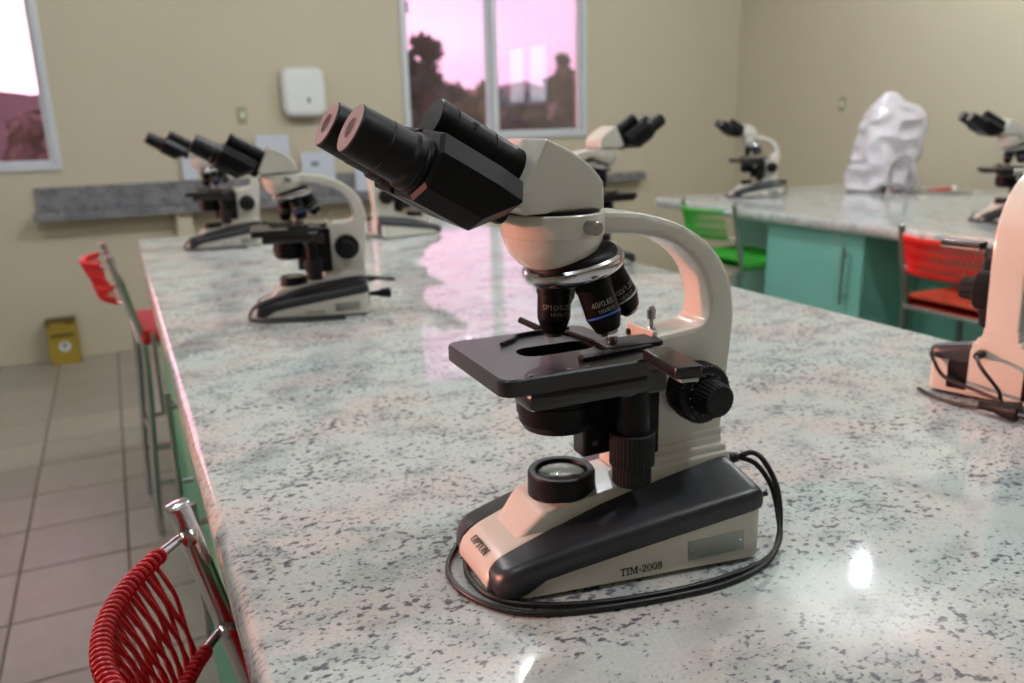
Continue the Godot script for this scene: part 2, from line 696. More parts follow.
func outdoors() -> void:
	var g := Geo.new()
	span(g, Vector3(-120, -0.5, -160), Vector3(120, -0.2, -5.6))
	span(g, Vector3(4.8, -0.5, -5.6), Vector3(120, -0.2, 60))
	span(g, Vector3(-120, -0.5, -5.6), Vector3(-4.2, -0.2, 60))
	tag(obj("lawn", g.mesh(20), M.grass), "dry grassy ground outside the windows", "ground", "", "stuff")
	# overgrown bank closing the view
	var noise := FastNoiseLite.new()
	noise.seed = 31
	noise.frequency = 0.16
	noise.fractal_octaves = 4
	g = Geo.new()
	var rings := []
	for i in 151:
		var x := -60.0 + 0.9 * i
		var crest := 2.9 + 0.55 * noise.get_noise_2d(x * 2.2, 3.0) + 0.5 * smoothstep(14.0, 26.0, x)
		var ring := PackedVector3Array()
		for q in [[-0.2, -32.4], [0.25, -34.0], [0.55, -35.5], [0.85, -37.0], [1.0, -38.5], [0.7, -41.0], [-0.2, -43.5]]:
			ring.append(Vector3(x, (crest * q[0] if q[0] > 0.0 else -0.199) + 0.35 * noise.get_noise_2d(x * 5.0, q[1] * 5.0) * (1.0 if q[0] > 0.0 else 0.0), q[1]))
		rings.append(ring)
	loft(g, rings)
	tag(obj("overgrown_bank", g.mesh(25), M.scrub), "overgrown russet bank behind the trees outside the tinted windows", "bank", "", "stuff")
	# [x, z, height, crown radius, material, label]
	var list := [
		[8.2, -25.0, 4.9, 1.3, "leaf_dark", "tall dark tree at the frame edge of the window over the bench"],
		[10.4, -28.5, 3.4, 1.5, "leaf_dark", "dark tree left of the window's middle post"],
		[13.5, -30.5, 2.7, 1.3, "leaf_mid", "lower olive bush by the window's middle post"],
		[12.7, -25.5, 2.1, 0.9, "leaf_dark", "squat dark bush seen through the sash beside the middle post"],
		[15.3, -27.6, 3.5, 0.8, "leaf_dark", "dark rounded tree near the far jamb of the bench window"],
		[17.4, -27.2, 4.3, 0.95, "leaf_dark", "taller dark tree touching the far jamb of the bench window"],
		[-0.6, -21.0, 2.6, 1.1, "leaf_dry", "dry russet bush seen through the window by the yellow box"],
		[-4.2, -23.5, 2.8, 1.4, "leaf_dry", "broad russet bush further along the window by the yellow box"],
		[-7.6, -23.0, 2.6, 1.6, "leaf_dry", "russet bush beyond the edge of the window by the yellow box"],
		[17.0, -14.0, 3.4, 1.5, "leaf_mid", "green tree outside the clear window of the second bench"],
		[18.0, -9.0, 2.8, 1.5, "leaf_mid", "rounded green bush outside the clear window of the second bench"],
		[18.5, -4.5, 3.0, 1.5, "leaf_mid", "green bush opposite the clear window's near sash"],
	]
	for t in list:
		tree(t[0], t[1], t[2], t[3], t[4], t[5])


func tree(x: float, z: float, h: float, r: float, leaf: String, label: String) -> void:
	var n := thing("garden_tree" if h > 3.0 else "garden_bush", label, "tree" if h > 3.0 else "bush", Vector3(x, -0.17, z), 0.0, "greenery outside the windows")
	var g := Geo.new()
	h += 0.2
	tube(g, spline([Vector3(0, 0, 0), Vector3(0.06, h * 0.3, 0.03), Vector3(0, h * 0.7, 0)], 4), 0.10, 8)
	obj("trunk", g.mesh(60), M.bark, n)
	g = Geo.new()
	var centres := []
	for k in 24:
		var a := rng.randf() * TAU
		var q := sqrt(rng.randf())
		var y := rng.randf_range(0.24, 0.86)
		var width := r * (0.95 - 0.55 * absf(y - 0.42))
		centres.append([Vector3(cos(a) * q * width, h * y, sin(a) * q * width), rng.randf_range(0.28, 0.5) * r * (1.15 - 0.5 * y)])
	centres.append([Vector3(0, h - 0.25 * r, 0), 0.3 * r])
	for c in centres:
		c[0].y = maxf(c[0].y, c[1] + 0.06)
		for k in 110:
			var d := Vector3(rng.randfn(), rng.randfn(), rng.randfn()).normalized()
			var p: Vector3 = c[0] + d * c[1] * rng.randf_range(0.75, 1.08)
			if p.y < 0.12:
				continue
			var s := rng.randf_range(0.07, 0.16)
			var e1 := Vector3(rng.randfn(), rng.randfn(), rng.randfn()).normalized()
			var e2 := e1.cross(d).normalized()
			g.v.append_array([p + e1 * s, p + e2 * s * 0.6, p - e1 * s, p + e1 * s, p - e1 * s, p - e2 * s * 0.6])
		var sphere := []
		for i in 6:
			var ring := PackedVector3Array()
			var th := PI * (i + 0.02) / 5.04
			for j in 8:
				var ph := TAU * j / 8
				ring.append(c[0] + Vector3(sin(th) * cos(ph), cos(th), sin(th) * sin(ph)) * c[1] * 0.86)
			sphere.append(ring)
		loft(g, sphere)
	var fo := obj("foliage", g.mesh(10), M[leaf], n)
	fo.set_meta("kind", "stuff")


# ============================== benches =========================================
func slab(g: Geo, x0: float, x1: float, z0: float, z1: float, y0: float, y1: float, r: float, corner: float) -> void:
	# bullnose edge all round
	var o := rrect(x1 - x0, z1 - z0, corner, 6, Vector2((x0 + x1) / 2, (z0 + z1) / 2))
	var rings := []
	var n := 8
	for k in n + 1:
		var a := -PI / 2 + PI * k / n
		var q := inset(o, r * (1.0 - cos(a)) + 0.0001)
		var ring := PackedVector3Array()
		for p in q:
			ring.append(Vector3(p.x, (y0 + y1) / 2 + sin(a) * (y1 - y0) / 2, p.y))
		rings.append(ring)
	g.put(quads(rings))


func cabinet(called: String, label: String, m: Material, x0: float, x1: float, z0: float, z1: float, doors_at: float, face: int, groups: String) -> void:
	# carcass with doors on the face at x = doors_at, face -1: doors look to -x
	var n := thing(called, label, "cabinet", Vector3((x0 + x1) / 2, 0, (z0 + z1) / 2), 0.0, groups)
	var o := Vector3((x0 + x1) / 2, 0, (z0 + z1) / 2)
	var g := Geo.new()
	span(g, Vector3(x0, 0.08, z0) - o, Vector3(x1, 0.853, z1) - o, 0.002)
	obj("carcass", g.mesh(20), m, n)
	g = Geo.new()
	span(g, Vector3(x0 + 0.04, 0.0, z0 + 0.01) - o, Vector3(x1 - 0.02, 0.08, z1 - 0.01) - o)
	obj("plinth", g.mesh(20), m, n)
	var count := maxi(1, roundi((z1 - z0) / 0.52))
	for k in count:
		var a := z0 + (z1 - z0) * k / count + 0.003
		var b := z0 + (z1 - z0) * (k + 1) / count - 0.003
		g = Geo.new()
		span(g, Vector3(doors_at, 0.10, a) - o, Vector3(doors_at + face * 0.018, 0.852, b) - o, 0.002)
		var d := obj("door", g.mesh(20), m, n)
		g = Geo.new()
		var hx := doors_at + face * 0.045
		var hz := b - 0.07
		rod(g, Vector3(hx, 0.58, hz) - o, Vector3(hx, 0.80, hz) - o, 0.006, 10)
		for y in [0.61, 0.77]:
			rod(g, Vector3(doors_at + face * 0.018, y, hz) - o, Vector3(hx, y, hz) - o, 0.005, 8)
		obj("handle", g.mesh(40), M.steel, d)


func benches() -> void:
	var g := Geo.new()
	slab(g, 0.045, 1.325, -3.40, 1.2, BENCH - 0.042, BENCH, 0.016, 0.03)
	tag(obj("granite_worktop", g.mesh(50), M.granite), "polished speckled pale granite worktop of the main bench with rounded edge", "worktop")
	cabinet("base_cabinet", "green laminate base cabinet under the main bench between the two red stools", M.green_laminate, 0.085, 0.595, -2.70, -1.06, 0.085, -1, "bench cabinets")
	cabinet("base_cabinet", "green laminate base cabinet on the window aisle side of the main bench", M.green_laminate, 0.725, 1.26, -2.70, -1.06, 1.26, 1, "bench cabinets")
	g = Geo.new()
	span(g, Vector3(0.60, 0.0, -3.30), Vector3(0.72, BENCH - 0.043, 1.1), 0.003)
	var spine := obj("bench_core", g.mesh(20), M.green_laminate)
	tag(spine, "green laminate partition carrying the middle of the main bench", "partition")
	# second bench
	g = Geo.new()
	slab(g, 2.46, 3.97, -3.52, 1.0, BENCH - 0.045, BENCH, 0.014, 0.05)
	tag(obj("granite_worktop", g.mesh(50), M.granite), "polished speckled granite worktop of the second bench against the wall", "worktop")
	cabinet("base_cabinet", "pale teal base cabinet between the green stool and the red stool", M.teal_laminate, 2.52, 2.80, -2.72, -2.20, 2.52, -1, "bench cabinets")
	g = Geo.new()
	span(g, Vector3(2.805, 0.0, -3.28), Vector3(3.90, BENCH - 0.046, 0.9), 0.003)
	tag(obj("bench_core", g.mesh(20), M.teal_laminate), "teal laminate back panel in the knee space of the second bench", "partition")


func lamps() -> void:
	var spots := [[1.347, -2.762, "over the far half of the main bench", 1.35], [3.302, -2.744, "over the far half of the second bench", 1.35], [-0.61, -2.76, "added as unseen fill over the aisle by the yellow box", 1.1],  # the aisle lamp is unseen, added beside the two bench lamps as fill
		[1.347, -0.30, "added as unseen fill over the near half of the main bench", 0.62], [3.302, -0.30, "added as unseen fill over the near half of the second bench", 0.62], [-0.61, -0.30, "added as unseen fill over the aisle by the dark red stool", 0.35]]  # near row: unseen lamps added as neutral fill for the foreground
	var g := Geo.new()
	lathe(g, [[0.0, 0.0], [0.055, 0.0], [0.055, -0.02], [0.030, -0.045], [0.024, -0.09], [0.0, -0.09]], 24)
	var socket := g.mesh(50)
	g = Geo.new()
	lathe(g, [[0.0, -0.085], [0.022, -0.085], [0.024, -0.13], [0.018, -0.14], [0.0, -0.14]], 20)
	var ballast := g.mesh(50)
	g = Geo.new()
	var pts := []
	for k in 61:
		var a := TAU * 3.5 * k / 60.0
		pts.append(Vector3(cos(a) * 0.019, -0.145 - 0.12 * k / 60.0, sin(a) * 0.019))
	tube(g, PackedVector3Array(pts), 0.0065, 8)
	var spiral := g.mesh(60)
	for s in spots:
		var n := thing("ceiling_lamp", "white spiral lamp bulb in a ceiling socket " + s[2], "lamp", Vector3(s[0], CEIL, s[1]), 0.0, "ceiling lamps")
		obj("socket", socket, M.socket_white, n)
		obj("ballast", ballast, M.socket_white, n)
		obj("bulb", spiral, M.bulb_glow, n)
		var l := OmniLight3D.new()
		l.name = "lamp_light"
		l.light_color = Color(0.95, 0.97, 1.0)
		l.light_energy = s[3]
		l.light_size = 0.022
		l.omni_range = 14.0
		l.omni_attenuation = 2.0
		l.shadow_enabled = true
		n.add_child(l)
		l.position = Vector3(0, -0.205, 0)


func wall_things() -> void:
	# paper towel dispenser
	var n := thing("towel_dispenser", "rounded white plastic paper towel dispenser on the wall", "dispenser", Vector3(1.13, 1.345, BACK + 0.001))
	var g := Geo.new()
	extrude(g, rrect(0.265, 0.295, 0.06, 6, Vector2(0, 0.1475)), 0.0, 0.10, 0.03)
	obj("cover", g.mesh(60), M.white_plastic, n)
	g = Geo.new()
	box(g, Vector3(0, 0.008, 0.05), Vector3(0.20, 0.016, 0.07), 0.004)
	obj("paper_slot", g.mesh(), M.print_grey, n)
	g = Geo.new()
	box(g, Vector3(0.02, 0.10, 0.10), Vector3(0.016, 0.03, 0.006), 0.003)
	obj("lock", g.mesh(), M.charcoal_plastic, n)
	# outlets
	for s in [[Vector3(0.761, 1.367, BACK + 0.001), 0.0, "small ivory switch plate beside the towel dispenser"], [Vector3(RIGHT - 0.001, 1.349, -4.298), -90.0, "small ivory switch plate on the wall past the bagged microscope"]]:
		n = thing("switch_plate", s[2], "switch", s[0], s[1], "switch plates")
		g = Geo.new()
		box(g, Vector3(0, 0, 0.005), Vector3(0.05, 0.095, 0.01), 0.003)
		obj("plate", g.mesh(), M.outlet_plastic, n)
		g = Geo.new()
		box(g, Vector3(0, 0, 0.011), Vector3(0.02, 0.035, 0.008), 0.002)
		obj("rocker", g.mesh(), M.white_plastic, n)
	# granite shelf along the wall: upstand, slab, support
	n = thing("wall_shelf", "grey granite wall shelf with an upstand below the towel dispenser", "shelf", Vector3(0, 0, BACK))
	g = Geo.new()
	span(g, Vector3(-0.406, 0.862, 0.001), Vector3(2.30, 0.995, 0.022), 0.003)
	obj("upstand", g.mesh(), M.grey_granite, n)
	g = Geo.new()
	span(g, Vector3(-0.42, 0.815, 0.001), Vector3(2.30, 0.862, 0.14), 0.004)
	obj("slab", g.mesh(), M.grey_granite, n)
	g = Geo.new()
	span(g, Vector3(0.31, 0.0, 0.001), Vector3(0.40, 0.815, 0.10), 0.003)
	obj("support", g.mesh(), M.wall_paint, n)
	g = Geo.new()
	span(g, Vector3(2.72, 0.835, BACK + 0.001), Vector3(3.64, 0.90, BACK + 0.10), 0.004)
	tag(obj("wall_shelf", g.mesh(), M.grey_granite), "short thin grey granite shelf right of the bench window", "shelf")
	# papers standing on the shelf against the wall
	var sheets := [[0.425, 1.0, 0.085, 0.15, "narrow pale notice sheet on the wall above the shelf"], [0.92, 1.055, 0.20, 0.19, "wide blank pale notice sheet under the switch plate"], [1.19, 0.953, 0.21, 0.18, "pale notice with a dark mark below the towel dispenser"], [1.48, 0.875, 0.11, 0.165, "bluish folder standing on the wall shelf"]]
	for s in sheets:
		n = thing("notice_sheet", s[4], "paper", Vector3(s[0], s[1], BACK + 0.024), 0.0, "papers above the wall shelf")
		g = Geo.new()
		box(g, Vector3(0, s[3] / 2, 0.002), Vector3(s[2], s[3], 0.003))
		obj("sheet", g.mesh(), M.paper, n)
		if s[0] > 1.0 and s[0] < 1.2:
			g = Geo.new()
			box(g, Vector3(-0.02, s[3] * 0.6, 0.0042), Vector3(0.05, 0.03, 0.001))
			obj("mark", g.mesh(), M.print_grey, n)
	# yellow cardboard disposal box
	n = thing("cardboard_box", "small yellow cardboard disposal box with a round emblem on the floor", "box", Vector3(-0.377, 0, -5.235), 2.0)
	g = Geo.new()
	box(g, Vector3(0, 0.125, -0.06), Vector3(0.155, 0.248, 0.12), 0.002)
	obj("carton", g.mesh(), M.yellow_card, n)
	g = Geo.new()
	box(g, Vector3(0, 0.252, -0.0555), Vector3(0.157, 0.008, 0.125), 0.002)
	box(g, Vector3(0.045, 0.244, 0.002), Vector3(0.05, 0.02, 0.004), 0.001)
	box(g, Vector3(-0.068, 0.24, 0.002), Vector3(0.014, 0.03, 0.004), 0.001)
	obj("lid_flap", g.mesh(), M.brown_print, n)
	g = Geo.new()
	box(g, Vector3(0, 0.17, 0.0006), Vector3(0.12, 0.022, 0.0012))
	obj("print_band", g.mesh(), M.brown_print, n)
	g = Geo.new()
	lathe(g, [[0.0, 0.0], [0.03, 0.0], [0.03, 0.0014], [0.0, 0.0014]], 24, Transform3D(Basis(Vector3.RIGHT, PI / 2), Vector3(0.004, 0.105, 0)))
	var e := obj("emblem", g.mesh(), M.emblem_white, n)
	g = Geo.new()
	extrude(g, PackedVector2Array([Vector2(-0.014, 0.02), Vector2(0.0, -0.012), Vector2(0.014, 0.02)]), 0.0014, 0.0024, 0.0, Transform3D(Basis(), Vector3(0.004, 0.102, 0)))
	obj("emblem_mark", g.mesh(), M.emblem_blue, e)


# ============================== microscope ======================================
const OPT := 0.071           # optical axis along the base
const LEN := 0.238


func half_width(u: float) -> float:
	return lerpf(0.059, 0.091, clampf(u / LEN, 0.0, 1.0))


func white_top(u: float) -> float:
	return 0.012 + 0.040 * pow(clampf(u / LEN, 0.0, 1.0), 0.9)


func deck_top(u: float) -> float:
	return 0.031 + 0.040 * pow(clampf(u / LEN, 0.0, 1.0), 0.82)


func ribbed(g: Geo, r: float, depth: float, ribs: int, y0: float, y1: float, bev: float, xf: Transform3D, r_end := -1.0) -> void:
	if r_end < 0.0:
		r_end = r
	var rings := []
	for l in [[r - bev, y0], [r, y0 + bev], [r_end, y1 - bev], [r_end - bev, y1]]:
		var ring := PackedVector3Array()
		for k in ribs * 4:
			var a := TAU * k / (ribs * 4)
			var rr: float = l[0] - (depth if k % 4 >= 2 else 0.0)
			ring.append(Vector3(cos(a) * rr, l[1], sin(a) * rr))
		rings.append(ring)
	loft(g, rings, xf)


# flat lettering; text stands in the x,y plane of xf
func lettering(called: String, text: String, height: float, xf: Transform3D, m: Material, parent: Node, serif := true, depth := 0.0006) -> void:
	var f := SystemFont.new()
	f.font_names = PackedStringArray(["Droid Serif" if serif else "Droid Sans"])
	var t := TextMesh.new()
	t.font = f
	t.text = text
	t.font_size = 32
	t.pixel_size = height / 32.0 * 1.3
	t.depth = depth
	t.curve_step = 1.0
	var o := obj(called, t, m, parent)
	o.transform = xf


# lettering bent round a barrel: xf has the barrel axis along y, text centred at angle a, height y
func wrapped(text: String, height: float, r: float, a: float, y: float) -> ArrayMesh:
	var f := SystemFont.new()
	f.font_names = PackedStringArray(["Droid Sans"])
	var t := TextMesh.new()
	t.font = f
	t.text = text
	t.font_size = 32
	t.pixel_size = height / 32.0 * 1.3
	t.depth = 0.0006
	t.curve_step = 2.0
	var arr := t.get_mesh_arrays()
	var vs: PackedVector3Array = arr[Mesh.ARRAY_VERTEX]
	var ns: PackedVector3Array = arr[Mesh.ARRAY_NORMAL]
	for i in vs.size():
		var q := a - vs[i].x / r
		var rr := r + vs[i].z + 0.0001
		var n := ns[i]
		ns[i] = Vector3(cos(q), 0, sin(q)) * n.z + Vector3(sin(q), 0, -cos(q)) * n.x + Vector3.UP * n.y
		vs[i] = Vector3(cos(q) * rr, y + vs[i].y, sin(q) * rr)
	var out := []
	out.resize(Mesh.ARRAY_MAX)
	out[Mesh.ARRAY_VERTEX] = vs
	out[Mesh.ARRAY_NORMAL] = ns
	out[Mesh.ARRAY_INDEX] = arr[Mesh.ARRAY_INDEX]
	var m := ArrayMesh.new()
	m.add_surface_from_arrays(Mesh.PRIMITIVE_TRIANGLES, out)
	return m


func make_microscope(label: String) -> Node3D:
	var n := thing("microscope", label, "microscope", Vector3.ZERO, 0.0, "student microscopes on the benches")
	var g := Geo.new()
	var rings := []
	# --- base: cream lower body, front tongue, lamp hump, plinth steps
	for u in [0.004, 0.012, 0.04, 0.08, 0.12, 0.16, 0.20, 0.224, 0.234, LEN]:
		var hw := half_width(u) - (0.012 if u == LEN else 0.004 if u == 0.234 else 0.006 if u == 0.004 else 0.0)
		var top := white_top(u) + 0.003
		rings.append(PackedVector3Array([Vector3(u, 0.0045, -hw), Vector3(u, 0.0045, hw), Vector3(u, top, hw), Vector3(u, top, -hw)]))
	loft(g, rings)
	rings = []
	for q in [[-0.0135, 0.007, 0.0095], [-0.0128, 0.005, 0.016], [-0.0095, 0.0045, 0.0240], [-0.002, 0.0045, 0.0305], [0.006, 0.0045, 0.0350], [0.03, 0.006, 0.043], [0.08, 0.006, 0.0565], [0.15, 0.006, 0.073], [LEN, 0.006, 0.080], [LEN + 0.004, 0.01, 0.076]]:
		var w := 0.0345
		rings.append(PackedVector3Array([Vector3(q[0], q[1], -w), Vector3(q[0], q[1], w), Vector3(q[0], maxf(q[2] - 0.005, q[1]), w), Vector3(q[0], q[2] - 0.0015, w - 0.0018), Vector3(q[0], q[2], w - 0.006), Vector3(q[0], q[2], 0.006 - w), Vector3(q[0], q[2] - 0.0015, 0.0018 - w), Vector3(q[0], maxf(q[2] - 0.005, q[1]), -w)]))
	loft(g, rings)
	rings = []
	for q in [[0.014, 0.034, 0.020], [0.020, 0.0395, 0.025], [0.030, 0.049, 0.0275], [0.040, 0.0595, 0.0305], [0.046, 0.0635, 0.0325], [0.06, 0.066, 0.0338], [0.11, 0.071, 0.0338], [0.165, 0.077, 0.0325]]:
		var w: float = q[2]
		rings.append(PackedVector3Array([Vector3(q[0], 0.02, -w - 0.001), Vector3(q[0], 0.02, w + 0.001), Vector3(q[0], q[1] - 0.004, w), Vector3(q[0], q[1] - 0.001, w - 0.002), Vector3(q[0], q[1], w - 0.006), Vector3(q[0], q[1], 0.006 - w), Vector3(q[0], q[1] - 0.001, 0.002 - w), Vector3(q[0], q[1] - 0.004, -w)]))
	loft(g, rings)
	span(g, Vector3(0.135, 0.06, -0.0335), Vector3(0.2425, 0.0840, 0.0335), 0.003)
	span(g, Vector3(0.146, 0.08, -0.029), Vector3(0.2415, 0.0905, 0.029), 0.003)
	obj("base", g.mesh(38), M.cream_enamel, n)
	# --- dark tray and feet below
	g = Geo.new()
	rings = []
	for u in [0.006, 0.03, 0.12, 0.21, 0.228]:
		var hw := half_width(u) - 0.008
		rings.append(PackedVector3Array([Vector3(u, 0.0015, -hw), Vector3(u, 0.0015, hw), Vector3(u, 0.006, hw), Vector3(u, 0.006, -hw)]))
	loft(g, rings)
	for s in [-1, 1]:
		for u in [0.02, 0.215]:
			lathe(g, [[0.0, 0.0], [0.010, 0.0], [0.012, 0.006], [0.0, 0.006]], 16, Transform3D(Basis(), Vector3(u, 0, s * (half_width(u) - 0.022))))
	obj("bottom_tray", g.mesh(38), M.rubber_black, n)
	# --- charcoal side covers
	for s in [-1.0, 1.0]:
		g = Geo.new()
		rings = []
		for u in [-0.011, -0.009, -0.004, 0.004, 0.014, 0.03, 0.06, 0.10, 0.14, 0.18, 0.205, 0.225, 0.234, 0.2382, 0.2400]:
			var hw := half_width(u) + 0.0016
			var lo := white_top(u)
			var hi := deck_top(u)
			var inner := 0.033
			if u < 0.012:
				lo = 0.006
			elif u < 0.02:
				lo = 0.009
			if u <= -0.011:
				hw -= 0.013; hi -= 0.011; lo = 0.008
			elif u <= -0.009:
				hw -= 0.008; hi -= 0.007
			elif u < 0.0:
				hw -= 0.003; hi -= 0.002
			if u >= 0.2400:
				hw -= 0.012; hi -= 0.009
			elif u >= 0.2382:
				hw -= 0.006; hi -= 0.004
			elif u >= 0.234:
				hw -= 0.002; hi -= 0.001
			var up := 0.010 * smoothstep(-0.01, 0.12, u) + 0.001
			var ring := PackedVector3Array()
			for p in [Vector2(inner, lo), Vector2(hw - 0.001, lo), Vector2(hw, lo + 0.002), Vector2(hw, maxf(hi - 0.008, lo + 0.003)), Vector2(hw - 0.0012, hi - 0.0035), Vector2(hw - 0.0045, hi - 0.0008), Vector2(hw - 0.009, hi + 0.0008), Vector2(inner, hi + up)]:
				ring.append(Vector3(u, p.y, p.x * s))
			rings.append(ring)
		loft(g, rings)
		obj("side_cover", g.mesh(40), M.charcoal_plastic, n)
	# --- lamp collar with lens
	g = Geo.new()
	lathe(g, [[0.0, 0.060], [0.030, 0.060], [0.031, 0.062], [0.031, 0.083], [0.0298, 0.0855], [0.0265, 0.086], [0.0240, 0.085], [0.0225, 0.0800], [0.0, 0.0798]], 48, Transform3D(Basis(), Vector3(OPT + 0.006, 0, 0)))
	var collar := obj("lamp_collar", g.mesh(40), M.rubber_black, n)
	g = Geo.new()
	var pr := []
	pr.append([0.0, 0.0802])
	pr.append([0.0222, 0.0802])
	for k in 6:
		var a := PI / 2 * k / 5.0
		pr.append([0.0222 * cos(a), 0.0812 + 0.0045 * sin(a)])
	lathe(g, pr, 40, Transform3D(Basis(), Vector3(OPT + 0.006, 0, 0)))
	obj("lens", g.mesh(50), M.condensing_lens, collar)
	g = Geo.new()
	lathe(g, [[0.0, 0.0798], [0.0215, 0.0798], [0.0215, 0.0801], [0.0, 0.0801]], 32, Transform3D(Basis(), Vector3(OPT + 0.006, 0, 0)))
	obj("reflector", g.mesh(50), M.brushed_plate, collar)
	# --- arm
	var o := PackedVector2Array()
	o.append_array(spline2([Vector2(0.085, 0.3172), Vector2(0.1034, 0.3170), Vector2(0.148, 0.3125), Vector2(0.190, 0.2991), Vector2(0.2225, 0.2776), Vector2(0.2415, 0.2505), Vector2(0.2485, 0.2197), Vector2(0.2485, 0.1984), Vector2(0.2450, 0.1601), Vector2(0.2410, 0.1162), Vector2(0.2385, 0.082)], 4))
	o.append_array([Vector2(0.164, 0.082), Vector2(0.1635, 0.150), Vector2(0.1630, 0.188), Vector2(0.1630, 0.2000)])
	o.append_array(spline2([Vector2(0.1650, 0.2030), Vector2(0.198, 0.2055), Vector2(0.2140, 0.2085), Vector2(0.2200, 0.2165), Vector2(0.2195, 0.2335), Vector2(0.211, 0.2563), Vector2(0.191, 0.2770), Vector2(0.157, 0.2915), Vector2(0.1035, 0.2985), Vector2(0.085, 0.2990)], 4))
	g = Geo.new()
	extrude(g, o, -0.0215, 0.0215, 0.0045)
	obj("arm", g.mesh(42), M.cream_enamel, n)
	g = Geo.new()
	span(g, Vector3(0.160, 0.086, -0.0235), Vector3(0.2395, 0.0985, 0.0235), 0.003)
	span(g, Vector3(0.162, 0.0965, -0.0222), Vector3(0.2400, 0.105, 0.0222), 0.002)
	obj("arm_foot", g.mesh(38), M.cream_enamel, n)
	# --- stop bracket on the shoulder
	g = Geo.new()
	box(g, Vector3(0.1610, 0.2000, 0), Vector3(0.006, 0.0165, 0.0445), 0.0015)
	var br := obj("stop_bracket", g.mesh(38), M.cream_enamel, n)
	for s in [-1, 1]:
		g = Geo.new()
		lathe(g, [[0.0, 0.0], [0.0030, 0.0], [0.0030, 0.002], [0.0, 0.002]], 14, Transform3D(Basis(Vector3(0, 0, 1), PI / 2), Vector3(0.1582, 0.2000, s * 0.0165)))
		obj("screw", g.mesh(38), M.black_metal, br)
	g = Geo.new()
	lathe(g, [[0.0, 0.200], [0.0046, 0.200], [0.0046, 0.2062], [0.002, 0.2068], [0.002, 0.2135], [0.0040, 0.214], [0.0044, 0.2225], [0.0022, 0.2255], [0.0, 0.2255]], 16, Transform3D(Basis(), Vector3(0.1715, 0, 0.0)))
	obj("stop_screw", g.mesh(38), M.steel, n)
	# --- head mount
	g = Geo.new()
	lathe(g, [[0.0, 0.2700], [0.020, 0.2700], [0.0290, 0.2745], [0.0370, 0.2830], [0.0415, 0.2925], [0.0428, 0.2985], [0.0438, 0.2990], [0.0438, 0.3165], [0.0428, 0.3176], [0.0, 0.3176]], 56, Transform3D(Basis(), Vector3(OPT, 0, 0)))
	var mount := obj("head_mount", g.mesh(32), M.cream_enamel, n)
	g = Geo.new()
	lathe(g, [[0.0, 0.030], [0.0058, 0.030], [0.0058, 0.0545], [0.0050, 0.0555], [0.0, 0.0555]], 20, Transform3D(Basis(Vector3(0.97, 0, -0.25), Vector3(0.25, 0, 0.97), Vector3(0, -1, 0)).orthonormalized(), Vector3(OPT, 0.3075, 0)))
	obj("clamp_screw", g.mesh(38), M.steel, mount)
	g = Geo.new()
	lathe(g, [[0.0, 0.3170], [0.040, 0.3170], [0.040, 0.3205], [0.0, 0.3205]], 48, Transform3D(Basis(), Vector3(OPT, 0, 0)))
	obj("head_ring", g.mesh(38), M.rubber_black, n)
	# --- head (turned a little on its mount) with the binocular body
	var turn := Transform3D(Basis(Vector3.UP, deg_to_rad(4.5)), Vector3(OPT, 0, 0)) * Transform3D(Basis(), Vector3(-OPT, 0, 0))
	g = Geo.new()
	o = PackedVector2Array([Vector2(0.0465, 0.3762)])
	o.append_array(spline2([Vector2(0.048, 0.3764), Vector2(0.066, 0.3690), Vector2(0.0855, 0.3570), Vector2(0.0970, 0.3460), Vector2(0.1005, 0.3380), Vector2(0.1010, 0.3200)], 4))
	o.append_array([Vector2(0.0995, 0.3195), Vector2(0.0275, 0.3195), Vector2(0.0195, 0.3265)])
	extrude(g, o, -0.0335, 0.0335, 0.0025, turn)
	obj("prism_head", g.mesh(30), M.cream_enamel, n)
	var bin := turn * Transform3D(Basis(Vector3(0.5, 0.866, 0), Vector3(-0.866, 0.5, 0), Vector3(0, 0, 1)), Vector3(0.0345, 0.352, 0)) * Transform3D(Basis(Vector3.UP, deg_to_rad(-3.6)), Vector3.ZERO)
	g = Geo.new()
	lathe(g, [[0.0, -0.004], [0.0180, -0.004], [0.0180, 0.030], [0.0172, 0.0305], [0.0172, 0.0315], [0.0180, 0.032], [0.0180, 0.066], [0.0172, 0.0665], [0.0172, 0.0685], [0.0184, 0.069], [0.0184, 0.0795], [0.0174, 0.0815], [0.0, 0.0815]], 40, bin)
	box(g, Vector3(-0.028, 0.004, 0), Vector3(0.034, 0.018, 0.044), 0.006, bin)
	var hinge := obj("hinge", g.mesh(32), M.black_metal, n)
	g = Geo.new()
	lathe(g, [[0.0, 0.0], [0.0030, 0.0], [0.0030, 0.0012], [0.0, 0.0012]], 14, bin * Transform3D(Basis(Vector3(0, 0, 1), -PI / 4) * Basis(Vector3(1, 0, 0), PI / 4), Vector3(0.0115, 0.052, 0.0135)))
	obj("hinge_screw", g.mesh(32), M.stage_black, hinge)
	for s in [-1.0, 1.0]:
		g = Geo.new()
		rings = []
		for q in [[0.0085, -0.036, -0.011, 0.004], [0.010, -0.0375, -0.0095, 0.002], [0.0335, -0.0615, -0.0085, 0.0], [0.083, -0.0615, -0.0085, 0.0], [0.0855, -0.059, -0.011, 0.0025]]:
			var ring := PackedVector3Array()
			var t0: float = q[1]
			var t1: float = q[2]
			var e: float = q[3]
			for p in [Vector2(t0, 0.004 + e), Vector2(t0, 0.044 - e), Vector2(t0 + 0.012, 0.058 - e), Vector2(t1 - 0.014, 0.058 - e), Vector2(t1, 0.045 - e), Vector2(t1, 0.004 + e)]:
				ring.append(Vector3(p.x, q[0], p.y * s))
			rings.append(ring)
		loft(g, rings, bin)
		var hous := obj("prism_housing", g.mesh(24), M.black_metal, n)
